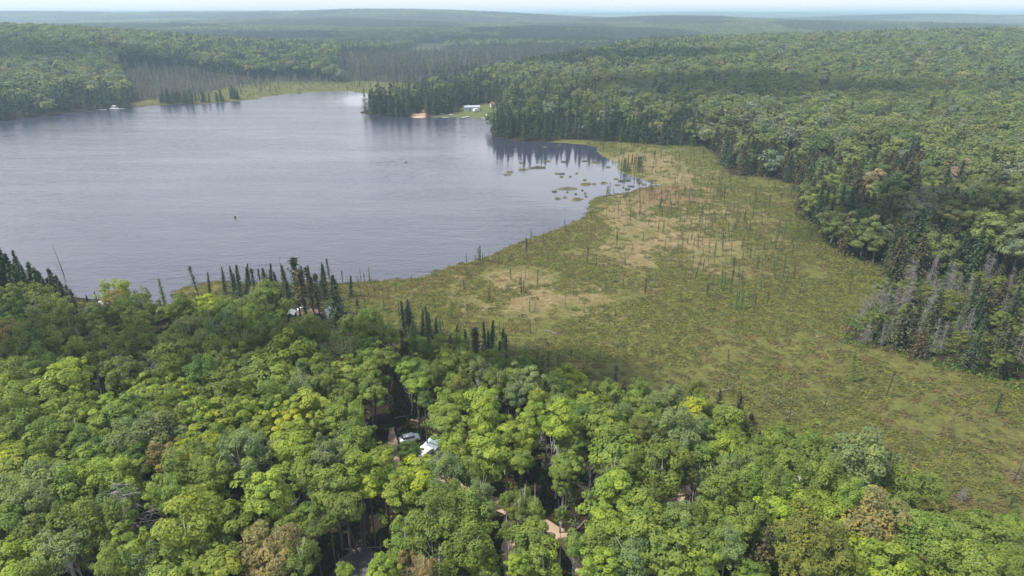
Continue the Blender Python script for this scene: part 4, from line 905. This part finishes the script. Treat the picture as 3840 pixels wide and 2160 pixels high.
track('dirt_track', [(1475, 1500), (1462, 1435), (1440, 1375), (1405, 1338), (1350, 1308), (1300, 1292), (1252, 1266), (1190, 1235), (1120, 1200), (1030, 1180)], 2.1, M['sandy'], 'pale sandy track winding between the trees')
track('dirt_path', [(1000, 1195), (999, 1165), (990, 1130), (986, 1085), (984, 1075)], 1.6, M['sandy'], 'narrow pale path beside the clearing')
track('dirt_path', [(1665, 1300), (1690, 1268), (1708, 1235), (1730, 1190)], 3.4, M['sandy'], 'reddish sandy patch of track in a gap')
track('dirt_path', [(1290, 1500), (1280, 1440), (1277, 1400), (1279, 1360), (1290, 1310)], 1.6, M['sandy'], 'narrow sandy path under the trees')
track('gravel_drive', [(840, 1500), (900, 1445), (960, 1400)], 6.0, M['gravel'], 'dark gravel patch at the foot of the bare trunks')
track('yard_earth', [(735, 812), (752, 795), (775, 780), (800, 782)], 4.5, M['yard'], 'bare brown earth between the small tents')

# ------------------------------------------------------------------ floating mats of bog plants
M['mat'] = plain('bog_mat_moss', (.115, .105, .035), .95, .5, 2.2); M['matd'] = plain('dark_bog_mat', (.05, .048, .03), .95, .4, 2.0)
Z7 = lambda x, y: (1261 + x * .2857, 362 + y * .2857)
MATS = [Z7(x, y) + (w * .2857,) for x, y, w in ((48, 273, 60), (75, 250, 70), (188, 228, 80), (175, 168, 40), (320, 210, 130), (400, 155, 70), (560, 160, 70), (735, 153, 50), (830, 165, 70), (490, 262, 36), (532, 265, 55), (530, 291, 30), (607, 290, 22), (665, 262, 30), (735, 318, 30),
        (745, 357, 100), (815, 355, 50), (580, 395, 140), (470, 422, 55), (495, 482, 50), (565, 472, 40), (665, 490, 100), (657, 444, 20), (738, 437, 25), (745, 463, 25), (905, 345, 70), (1025, 363, 45), (1075, 385, 20), (940, 205, 50), (1010, 310, 40), (1060, 330, 70), (1110, 325, 60), (1140, 375, 50), (1110, 402, 60), (1220, 343, 40), (1255, 358, 46), (712, 410, 24), (580, 428, 18))]
MATS += [(1274.6 + x * .1146, 268.3 + y * .1146, w * .1146) for x, y, w in ((840, 888, 100), (640, 968, 110), (1480, 882, 80), (1180, 842, 60), (1350, 800, 230), (1060, 778, 90), (1600, 790, 160), (2060, 1060, 90), (2180, 1000, 80))] + [(1021, 409, 8), (591, 547, 5)]
MATQ = []
for k, (u, v, w) in enumerate(MATS):
    c = place(u, v, 0); 
    if SD_LAKE(c[0:1], c[1:2])[0] > -.3: continue
    d = np.linalg.norm(c - CAM) * w / FQ; r = np.random.RandomState(900 + k); q = QB(); m = 22; a = np.arange(m) / m * 6.283
    rad = d / 2 * (1 + .28 * np.sin(2 * a + r.uniform(0, 6)) + .2 * np.sin(3 * a + r.uniform(0, 6)) + .14 * np.sin(7 * a + r.uniform(0, 6)) + r.normal(size=m) * .08); ring = []
    for s, z in ((1.0, -.05), (.93, .10), (.6, .2), (.01, .24)): ring.append(np.stack([np.cos(a) * rad * s, np.sin(a) * rad * s * .8, np.full(m, z) + r.normal(size=m) * .02], 1))
    V = np.concatenate(ring); q.add(V, [(i * m + j, i * m + (j + 1) % m, (i + 1) * m + (j + 1) % m, (i + 1) * m + j) for i in range(3) for j in range(m)])
    n = int(min(260, 14 * d * d * .4 + 16)); aa = r.uniform(0, 6.283, n); ss = np.sqrt(r.rand(n)) * .9; rr = np.interp(aa, np.append(a, 6.2832), np.append(rad, rad[0])) * ss
    C = np.stack([np.cos(aa) * rr, np.sin(aa) * rr * .8, .22 + r.rand(n) * .28], 1); q.leaves(C, sph(r, n) + [0, 0, .6], .17, r, .6)
    o = obj('bog_mat', q.mesh('bog_mat', [M['matd'] if r.rand() < .3 else M['mat']]), None, (c[0], c[1], 0)); tag(o, None, 'floating mat', 'mats of bog plants floating in the lake')
    MATQ.append((o, u, v, w))

# ------------------------------------------------------------------ buildings, boats, docks and the rest
M['white'] = plain('white_paint', (.78, .79, .80), .5, .06); M['canvasw'] = plain('white_tarpaulin', (.74, .76, .80), .6, .1, 2); M['canvasb'] = plain('pale_blue_tarpaulin', (.50, .58, .66), .6, .12, 2)
M['navy'] = plain('dark_grey_cloth', (.05, .055, .085), .8, .2); M['roofg'] = plain('grey_roof', (.33, .36, .42), .7, .15); M['roofr'] = plain('red_metal_roof', (.42, .085, .06), .5, .1); M['roofb'] = plain('brown_roof', (.14, .09, .065), .8, .15)
M['woodp'] = plain('pale_weathered_planks', (.52, .49, .45), .85, .2); M['siding'] = plain('pale_blue_siding', (.42, .48, .53), .6, .06); M['cream'] = plain('cream_siding', (.66, .56, .48), .7, .08)
M['glass'] = plain('dark_window_glass', (.03, .04, .05), .15, .05); M['rubber'] = plain('black_rubber', (.02, .02, .02), .9, .1); M['orange'] = plain('orange_plastic', (.75, .16, .04), .5, .08); M['metal'] = plain('grey_metal', (.4, .41, .43), .35, .08, 6, .8); M['logw'] = plain('peeling_log', (.28, .23, .18), .9, .3)
def base(u, v, lift=0.0):
    a = place(u, v, 1.2); 
    for _ in range(3): a = place(u, v, hz(a[0], a[1]))
    return (a[0], a[1], hz(a[0], a[1]) + lift)
def facing(p, extra=0): return math.atan2(-p[0], p[1]) * -1 * -1 + extra      # turns +y away from the camera
def gable(q, w, l, h, rh, mi=0, over=.12):
    """gable roof: two slopes and their thickness, ridge along y"""
    for s in (-1, 1):
        a = np.array([s * (w / 2 + over), -l / 2 - over, h - over * rh / (w / 2)]); b = np.array([0, -l / 2 - over, h + rh]); V = []
        for dz in (0, .06):
            for p in (a, b): V += [p + [0, 0, dz], p + [0, l + 2 * over, dz]]
        q.add(V, [(0, 1, 3, 2), (4, 6, 7, 5), (0, 2, 6, 4), (1, 5, 7, 3), (0, 4, 5, 1)], None, mi)
def walls(q, w, l, h, rh, mi=0):
    q.box((0, 0, h / 2), (w, l, h), 0, mi)
    for s in (-1, 1):
        y = s * l / 2; V = [(-w / 2, y, h), (w / 2, y, h), (.01, y, h + rh), (-.01, y, h + rh)]; q.add(V, [(0, 1, 2, 3)], None, mi)
def shelter(name, u, v, w, l, h, rh, label, cat, wall, roof, turn, dark=None):
    p = base(u, v); o = thing(name, p, label, cat, facing(p, turn)); q = QB(); walls(q, w, l, h, rh); obj('wall', q.mesh(name + '_wall', [wall]), o)
    q = QB(); gable(q, w, l, h, rh); obj('roof', q.mesh(name + '_roof', [roof]), o)
    q = QB(); q.box((0, -l / 2 - .02, h * .44), (w * .42, .03, h * .86)); obj('door', q.mesh(name + '_door', [dark or wall]), o)
    q = QB()
    for sx in (-1, 1):
        for sy in (-1, 1): q.tube([(sx * w / 2 * 1.01, sy * l / 2 * 1.01, 0), (sx * w / 2 * 1.01, sy * l / 2 * 1.01, h)], [.035, .035], 6)
    obj('pole_frame', q.mesh(name + '_poles', [M['metal']]), o); return o
shelter('canvas_shelter', 836, 801, 2.5, 3.6, 1.9, .9, 'white peaked canvas shelter at the edge of the bog', 'shelter', M['canvasw'], M['canvasw'], .25)
shelter('garden_shed', 734, 804, 2.0, 2.8, 1.9, .55, 'small dark shed with a pale grey roof beside the bare yard', 'shed', M['navy'], M['roofg'], -.3, M['navy'])
shelter('canvas_tent', 757.5, 784, 1.6, 1.6, .9, .55, 'tiny white tent on the bare yard behind the dark shed', 'tent', M['canvasw'], M['canvasw'], .1)
shelter('camp_canopy', 1087, 1135, 2.6, 3.6, 1.5, 1.0, 'pale blue white tent roof in the near clearing', 'tent', M['canvasw'], M['canvasb'], -.55, M['navy'])
def trailer(u, v, L, label, turn, lift=0.0, W_=2.1, H_=2.1):
    p = base(u, v); o = thing('camper_trailer', p, label, 'camper trailer', facing(p, turn)); q = QB(); n = 10
    prof = [(-L / 2, .55), (L / 2, .55), (L / 2, 1.5), (L / 2 - .35, H_ + .25), (L / 2 - .9, H_ + .45), (-L / 2 + .9, H_ + .45), (-L / 2 + .35, H_ + .25), (-L / 2, 1.5)]
    k = len(prof); V = [(x, s * W_ / 2, z) for s in (-1, 1) for x, z in prof]; Q = [(i, (i + 1) % k, (i + 1) % k + k, i + k) for i in range(k)]
    Q += [(0, 1, 2, 7), (7, 2, 3, 6), (6, 3, 4, 5), (8, 15, 10, 9), (15, 14, 11, 10), (14, 13, 12, 11)]; q.add(V, Q); obj('body', q.mesh('trailer_body', [M['white']]), o)
    for x in (-L * .3, L * .02, L * .33):
        q = QB(); q.box((x, -W_ / 2 - .01, 1.6), (.7, .03, .45)); obj('window', q.mesh('trailer_window', [M['glass']]), o)
    q = QB(); q.box((-L * .14, -W_ / 2 - .012, 1.35), (.6, .03, 1.5)); obj('door', q.mesh('trailer_door', [M['canvasw']]), o)
    q = QB(); q.box((0, -W_ / 2 - .015, 1.05), (L * .96, .02, .12)); obj('stripe', q.mesh('trailer_stripe', [M['roofg']]), o)
    for s in (-1, 1):
        q = QB(); q.tube([(.2, s * (W_ / 2 - .05) - .1, .33), (.2, s * (W_ / 2 - .05) + .1, .33)], [.33, .33], 6, 0, True); obj('wheel', q.mesh('trailer_wheel', [M['rubber']]), o)
    q = QB(); q.tube([(L / 2, 0, .5), (L / 2 + 1, 0, .5)], [.05, .04], 5); obj('hitch', q.mesh('trailer_hitch', [M['metal']]), o); return o
trailer(405, 806, 4.5, 'white camper trailer glimpsed through the leaves by the lake', .3)
trailer(266, 782, 4.5, 'white camper trailer glimpsed among trees in front of the spruce point', -.4)
trailer(1064, 1163, 4.2, 'white camper trailer half hidden by leaves below the blue tent roof', .8)
trailer(1314.7, 326, 5.5, 'white trailer among spruces on the wooded point across the lake', .2)
trailer(1198, 281.5, 5.0, 'small white trailer on the lawn before the pale blue house', .5)
def car(u, v, label, turn, body='white', cat='car', truck=False):
    p = base(u, v); o = thing('parked_' + ('truck' if truck else 'car'), p, label, cat, facing(p, turn)); q = QB()
    V = []; X = [-2.1, -2.0, -1.3, 1.25, 2.0, 2.15]; Zt = [.75, .95, 1.0, .98, .88, .7]
    for y in (-.85, .85):
        for x, z in zip(X, Zt): V += [(x, y, .35), (x, y, z)]
    n = len(X); Q = []
    for s in (0, 1):
        b_ = s * 2 * n
        for i in range(n - 1): f = (b_ + 2 * i, b_ + 2 * i + 2, b_ + 2 * i + 3, b_ + 2 * i + 1); Q.append(f if s == 0 else f[::-1])
    for i in range(n - 1): Q.append((2 * i + 1, 2 * i + 3, 2 * n + 2 * i + 3, 2 * n + 2 * i + 1))
    Q += [(0, 1, 2 * n + 1, 2 * n), (2 * n - 2, 4 * n - 2, 4 * n - 1, 2 * n - 1)]; q.add(V, Q); obj('body', q.mesh('car_body', [M[body]]), o)
    x0, x1 = (-.1, 1.2) if truck else (-1.5, 1.1)
    q = QB(); q.box(((x0 + x1) / 2, 0, 1.22), (x1 - x0, 1.55, .5), 0, 0, .82); obj('cabin_glass', q.mesh('car_glass', [M['glass']]), o)
    q = QB(); q.box(((x0 + x1) / 2, 0, 1.49), ((x1 - x0) * .84, 1.32, .06)); obj('roof', q.mesh('car_roof', [M[body]]), o)
    for sx in (-1.3, 1.35):
        for sy in (-1, 1):
            q = QB(); q.tube([(sx, sy * .72, .33), (sx, sy * .9, .33)], [.33, .33], 6, 0, True); w_ = obj('wheel', q.mesh('car_wheel', [M['rubber']]), o)
            q = QB(); q.tube([(sx, sy * .9, .33), (sx, sy * .915, .33)], [.17, .16], 6, 0, True); obj('hubcap', q.mesh('car_hub', [M['metal']]), w_)
    o.scale = (.88,) * 3
    for sy in (-.6, .6):
        q = QB(); q.box((2.16, sy, .72), (.06, .3, .14)); obj('headlight', q.mesh('car_light', [M['canvasb']]), o)
    return o
car(1030, 1109, 'white car parked at the top of the near clearing', .25)
car(1228.6, 290, 'white car parked on the lawn near the docks', .6); car(1245, 277, 'white truck beside the pinkish house behind the lawn', .1, 'white', 'truck', True)
# quad bike with an orange crate beside it
p = base(1108, 1158); o = thing('quad_bike', p, 'grey quad bike parked below the blue tent roof', 'quad bike', .6)
q = QB(); q.box((0, 0, .62), (1.1, .5, .28), 0, 0, .8); q.box((.55, 0, .78), (.5, .8, .08)); q.box((-.5, 0, .78), (.5, .85, .08)); obj('body', q.mesh('quad_body', [M['metal']]), o)
q = QB(); q.box((-.15, 0, .84), (.6, .32, .14), 0, 0, .8); obj('seat', q.mesh('quad_seat', [M['rubber']]), o)
q = QB(); q.tube([(.35, -.35, 1.08), (.3, 0, 1.05), (.35, .35, 1.08)], [.02] * 3, 5); q.tube([(.3, 0, 1.05), (.45, 0, .75)], [.025] * 2, 5); obj('handlebar', q.mesh('quad_bar', [M['rubber']]), o)
for sx in (-.6, .6):
    for sy in (-1, 1):
        q = QB(); q.tube([(sx, sy * .38, .28), (sx, sy * .58, .28)], [.28, .28], 6, 0, True); obj('wheel', q.mesh('quad_wheel', [M['rubber']]), o)
p = base(1096, 1163); q = QB(); q.box((0, 0, .3), (.8, .6, .04)); [q.box((sx * .39, 0, .3), (.04, .6, .55)) for sx in (-1, 1)]; [q.box((0, sy * .29, .3), (.74, .04, .55)) for sy in (-1, 1)]
tag(obj('storage_crate', q.mesh('crate', [M['orange']]), None, p), 'orange crate on the ground beside the quad bike', 'crate')
def house(name, u, v, w, l, h, rh, wall, roof, label, turn, cat='house', along=True):
    p = base(u, v); o = thing(name, p, label, cat, facing(p, turn) + (math.pi / 2 if along else 0)); q = QB(); walls(q, l, w, h, rh); obj('wall', q.mesh(name + '_wall', [M[wall]]), o)
    q = QB(); gable(q, l, w, h, rh, 0, .35); r_ = obj('roof', q.mesh(name + '_roof', [M[roof]]), o)
    q = QB(); q.box((l * .2, w * .22, h + rh * .9), (.6, .6, 1.4)); obj('chimney', q.mesh(name + '_chimney', [M['roofg']]), r_)
    s = -1 if along else 1
    n = max(2, int(w / 2.6))
    for k in range(n):
        y = (k + .5) / n * w - w / 2
        for sx in (-1, 1):
            if k == n // 2:
                q = QB(); q.box((sx * (l / 2 + .03), y, h * .42), (.06, .95, h * .8)); d_ = obj('door', q.mesh(name + '_door', [M['roofb']]), o)
                q = QB(); q.box((sx * (l / 2 + .09), y + .3, h * .4), (.06, .1, .06)); obj('handle', q.mesh(name + '_handle', [M['metal']]), d_)
            else:
                q = QB(); q.box((sx * (l / 2 + .02), y, h * .56), (.05, 1.3, 1.0)); w_ = obj('window', q.mesh(name + '_window', [M['glass']]), o)
                q = QB(); [q.box((sx * (l / 2 + .05), y + e, h * .56), (.06, .1, 1.2)) for e in (-.7, 0, .7)]; q.box((sx * (l / 2 + .055), y, h * .56 + .55), (.05, 1.3, .1)); q.box((sx * (l / 2 + .055), y, h * .56 - .55), (.05, 1.3, .1)); obj('frame', q.mesh(name + '_frame', [M['white']]), w_)
    return o
house('lake_house', 1187, 277.5, 12.5, 6, 2.9, 1.0, 'siding', 'roofg', 'long pale blue house behind the lawn across the lake', .05)
house('cottage', 1243, 269, 6, 5, 2.6, 1.3, 'cream', 'roofb', 'small pinkish house with brown roof in the trees behind the lawn', .2)
house('cabin', 1457, 312, 5, 4.5, 2.8, 1.4, 'white', 'roofg', 'small white cabin in the trees of the wooded point', .3, 'cabin')
house('cabin', 1458, 329, 5, 4, 2.4, 1.0, 'cream', 'roofg', 'low beige cabin below the white one on the wooded point', -.2, 'cabin')
house('cottage', 1141, 279, 5, 5, 2.5, 1.5, 'roofb', 'roofb', 'dark brown cottage among the spruces beside the lawn', .2)
house('barn', 826, 138, 20, 9, 6.5, 3.6, 'cream', 'roofr', 'barn with a long red roof in the far woods', .1, 'barn')
house('farmhouse', 886, 139, 8, 7, 5, 2.2, 'white', 'roofg', 'white farmhouse among far trees to the right of the red-roofed barn', .1)
def dock(u, v, L, wd, ang, label):
    c = place(u, v, .35); o = thing('dock', (c[0], c[1], .35), label, 'dock', ang, 'floating docks along the far shore'); q = QB()
    for k in range(int(L / .3)): q.box((-L / 2 + .15 + k * .3, 0, .08), (.26, wd, .05))
    obj('deck', q.mesh('dock_deck', [M['woodp']]), o); q = QB()
    for s in (-1, 1): q.box((0, s * wd * .42, -.02), (L, .12, .14))
    obj('frame', q.mesh('dock_frame', [M['roofg']]), o)
    for sx in (-.45, .45):
        for s in (-1, 1): q = QB(); q.tube([(sx * L, s * wd * .5, -1.4), (sx * L, s * wd * .5, .5)], [.06, .06], 6, 0, True); obj('post', q.mesh('dock_post', [M['metal']]), o)
dock(1171, 294.6, 9, 1.6, 1.0, 'long white dock set diagonally off the lawn'); dock(1224, 299, 7, 2.0, .9, 'wide white dock at the corner of the lawn shore'); dock(1216, 297, 4.5, 1.2, .5, 'short narrow dock beside the wide white one')
dock(259, 276.5, 7, 1.4, -.25, 'short white dock under the trees of the far left shore'); dock(304, 273.5, 6, 1.4, -.2, 'white dock reaching right from the pontoon boat'); dock(1121, 295.5, 5, 1.3, .3, 'small pale dock between the beach and the long dock')
c = place(288, 274.5, .1); o = thing('pontoon_boat', (c[0], c[1], 0), 'white pontoon boat with a canopy moored at the far left shore', 'boat', -.12)
q = QB(); q.box((0, 0, .45), (7.6, 2.5, .14)); obj('deck', q.mesh('boat_deck', [M['white']]), o)
for s in (-1, 1): q = QB(); q.tube([(-3.9, s * .85, .22), (3.4, s * .85, .22), (3.9, s * .85, .34)], [.3, .3, .08], 8); obj('pontoon', q.mesh('boat_pontoon', [M['metal']]), o)
q = QB(); [q.box((0, s * 1.22, .85), (6.6, .05, .6)) for s in (-1, 1)]; [q.box((s * 3.3, 0, .85), (.05, 2.3, .6)) for s in (-1, 1)]; obj('railing', q.mesh('boat_rail', [M['white']]), o)
q = QB(); q.box((.3, 0, 2.75), (3.2, 2.4, .22), 0, 0, .85); obj('canopy', q.mesh('boat_canopy', [M['canvasw']]), o)
q = QB(); [q.tube([(.3 + sx * 1.4, sy * 1.1, .5), (.3 + sx * 1.4, sy * 1.1, 2.7)], [.03, .03], 5) for sx in (-1, 1) for sy in (-1, 1)]; obj('canopy_frame', q.mesh('boat_poles', [M['metal']]), o)
q = QB(); q.box((-4.0, 0, .75), (.4, .4, .8), 0, 0, .7); obj('outboard_motor', q.mesh('boat_motor', [M['rubber']]), o)
def rowboat(u, v, ang, m, label, L=3.8):
    c = base(u, v, .05); q = QB(); n = 9; V = []
    for i in range(n):
        t = i / (n - 1); w = .72 * math.sin(math.pi * min(1, .28 + t * .72)) ** .8; x = (t - .5) * -L; z = .5 + .18 * abs(t - .3) ** 2 * 3
        V += [(x, -w, z), (x, -w * .55, .04), (x, w * .55, .04), (x, w, z)]
    q.add(V, [(i * 4 + k, i * 4 + k + 1, i * 4 + k + 5, i * 4 + k + 4) for i in range(n - 1) for k in range(3)] + [(0, 3, 2, 1)])
    o = thing('rowing_boat', (c[0], c[1], max(c[2], .02)), label, 'boat', ang); obj('hull', q.mesh('rowboat_hull', [m]), o)
    for x in (-.8, .5): q = QB(); q.box((x, 0, .36), (.28, 1.2, .04)); obj('seat', q.mesh('rowboat_seat', [M['woodp']]), o)
rowboat(1135, 289.8, .3, M['white'], 'white rowing boat pulled up on the grass by the small dock'); rowboat(1096.5, 290, .8, M['canvasb'], 'pale rowing boat under the spruces right of the sandy beach'); rowboat(1116, 296, .15, M['white'], 'white boat moored beside the small pale dock')
rowboat(251, 273.8, -.5, M['orange'], 'orange canoe beside the dock on the far left shore', 4.4)
# utility pole
c = base(1489, 337); o = thing('utility_pole', c, 'pale leaning utility pole in front of the dark spruces on the point', 'utility pole'); q = QB(); q.tube([(0, 0, 0), (.5, 0, 9.5)], [.16, .11], 7); obj('pole', q.mesh('pole', [M['woodp']]), o)
q = QB(); q.box((.48, 0, 9.0), (1.8, .12, .12)); obj('crossarm', q.mesh('crossarm', [M['woodp']]), o); q = QB(); [q.tube([(.48 + s, 0, 9.05), (.48 + s, 0, 9.25)], [.07, .05], 6, 0, True) for s in (-.8, 0, .8)]; obj('insulator', q.mesh('insulators', [M['white']]), o)
# fallen logs in the gaps
for k, (u, v, L, a, lb) in enumerate(((1010, 1052, 3.2, .3, 'long fallen log in the dark gap above the white car'), (1045, 1062, 2.6, -.5, 'fallen log angled down towards the white car'), (930, 1382, 4.5, .1, 'pale fallen log beside the foot of the tall bare trunks'), (895, 1390, 4, -.3, 'fallen log at the edge of the gravel patch'), (1470, 1316, 5, .9, 'dark fallen branchy log right of the sandy bend'),
        (780, 784, 3.5, .1, 'pale log lying behind the tiny white tent'), (800, 790, 3, -.1, 'short pale log between the tiny tent and the white shelter'), (2060, 820 + 30, 4, .4, 'thin log lying on the bog near the dead stand'), (1386, 838, 5, -.7, 'bleached log lying on the bog'), (1820, 985, 5, .4, 'bleached fallen tree at the edge of the bog above the dark spire'))):
    c = base(u, v, .15); q = QB(); L *= .8; q.tube([(-L / 2, 0, .1), (0, .1, .12), (L / 2, -.05, .16)], [.11, .09, .04], 7); r = np.random.RandomState(k)
    o = thing('fallen_log', c, lb, 'log', a); obj('trunk', q.mesh('log', [M['deadwood'] if 'ble' in lb or 'pale' in lb else M['logw']]), o); q = QB()
    for j in range(6): x = r.uniform(-.2, .5) * L; d = r.normal(size=3) * [.5, .8, .4] + [.3, 0, .3]; q.tube([(x, 0, .14), (x + d[0], d[1], .14 + abs(d[2]))], [.04, .01], 4)
    obj('branches', q.mesh('log_branches', [M['logw']]), o)

# ------------------------------------------------------------------ labels: each says which one it is
LM = [('the blue tent roof', 1087, 1120), ('the dead grey fir', 358, 1290), ('the brown-leaved tree', 690, 1380), ('the leaning white birch', 225, 930), ('the white canvas shelter', 835, 790), ('the bend of the sandy track', 1420, 1335),
      ('the reddish sandy gap', 1700, 1258), ('the yellow maple', 1745, 1060), ('the tall brown conifer', 1902, 1380), ('the big blue-green tree', 2155, 1225), ('the big rusty crown', 2195, 1345), ('the bottom left corner', 0, 1449),
      ('the bottom right corner', 2576, 1449), ('the spruce point on the left', 100, 700), ('the gravel patch', 900, 1430), ('the grey dead stand', 2400, 850), ('the left edge', 0, 1080), ('the round pale birch', 862, 880), ('the brown cedars by the bog', 1880, 1210),
      ('the corner channel', 1650, 464), ('the bog spruce clump', 1588, 415), ('the reddish bog patch', 1690, 495), ('the sandy beach', 1052, 288), ('the tip of the wooded spit', 910, 283), ('the wooded point', 1300, 335),
      ('the pontoon boat', 290, 272), ('the two cabins on the point', 1458, 320), ('the wooded bog corner', 2230, 690), ('the lone dark spire', 1195, 850), ('the mossy shore lobe', 540, 725), ('the tan bog middle', 1750, 580), ('the pale shore sedge', 1350, 740), ('the red-roofed barn', 826, 132), ('the grey wood across the lake', 560, 210),
      ('the top right corner', 2576, 90), ('the top left corner', 0, 80), ('the conifers up the slope', 2280, 480), ('the lower bog corner', 2300, 1000), ('the long pale blue house', 1187, 272), ('the dark brown edge trees', 1890, 400), ('the lime maple', 655, 1220), ('the pair of tall bare trunks', 905, 1320)]
LU = np.array([(a[1], a[2]) for a in LM], float)
ORD = ['nearest', 'second nearest', 'third nearest', 'fourth nearest', 'fifth nearest', 'sixth nearest', 'seventh nearest', 'eighth nearest', 'ninth nearest', 'tenth nearest', 'eleventh nearest', 'twelfth nearest'] + [w + ' nearest' for w in 'thirteenth fourteenth fifteenth sixteenth seventeenth eighteenth nineteenth twentieth'.split()] + [a + '-' + b + ' nearest' for a in ('twenty', 'thirty', 'forty', 'fifty') for b in 'first second third fourth fifth sixth seventh eighth ninth tenth'.split()]
def side(du, dv):
    if abs(du) > 1.6 * abs(dv): return 'left of' if du < 0 else 'right of'
    if abs(dv) > 1.6 * abs(du): return 'above' if dv < 0 else 'below'
    return ('up and ' if dv < 0 else 'down and ') + ('left of' if du < 0 else 'right of')
buckets = {}
for t in TREES:
    d = np.hypot(LU[:, 0] - t['u'], LU[:, 1] - t['v']); k = int(np.argmin(d)); tw = TWORD.get(t['tone'], '')
    if t['word'] in ('dead conifer', 'leafless tree', 'thin bare snag'): tw = 'grey'
    if t['word'] == 'stunted bog spruce': tw = 'dark'
    desc = (tw + ' ' + t['word']).strip()
    t['desc'] = desc; t['d'] = d[k]; buckets.setdefault((desc, k, side(t['u'] - LU[k, 0], t['v'] - LU[k, 1])), []).append(t)
for (desc, k, sd2), L in buckets.items():
    L.sort(key=lambda t: t['d'])
    for i, t in enumerate(L): t['o']['label'] = '%s, %s %s %s' % (desc, ORD[i] if i == 0 else ORD[i].split()[0], sd2, LM[k][0])
bk = {}
for o, u, v, w in MATQ:
    d = np.hypot(LU[:, 0] - u, LU[:, 1] - v); k = int(np.argmin(d)); s = 'large' if w > 22 else ('small' if w < 10 else 'middling'); bk.setdefault((s, k, side(u - LU[k, 0], v - LU[k, 1])), []).append((d[k], o))
for (s, k, sd2), L in bk.items():
    L.sort(key=lambda e: e[0])
    for i, (d, o) in enumerate(L): o['label'] = '%s floating mossy mat, %s %s %s' % (s, ORD[i].split()[0], sd2, LM[k][0])
for t in TREES:      # a few that need no counting
    pass
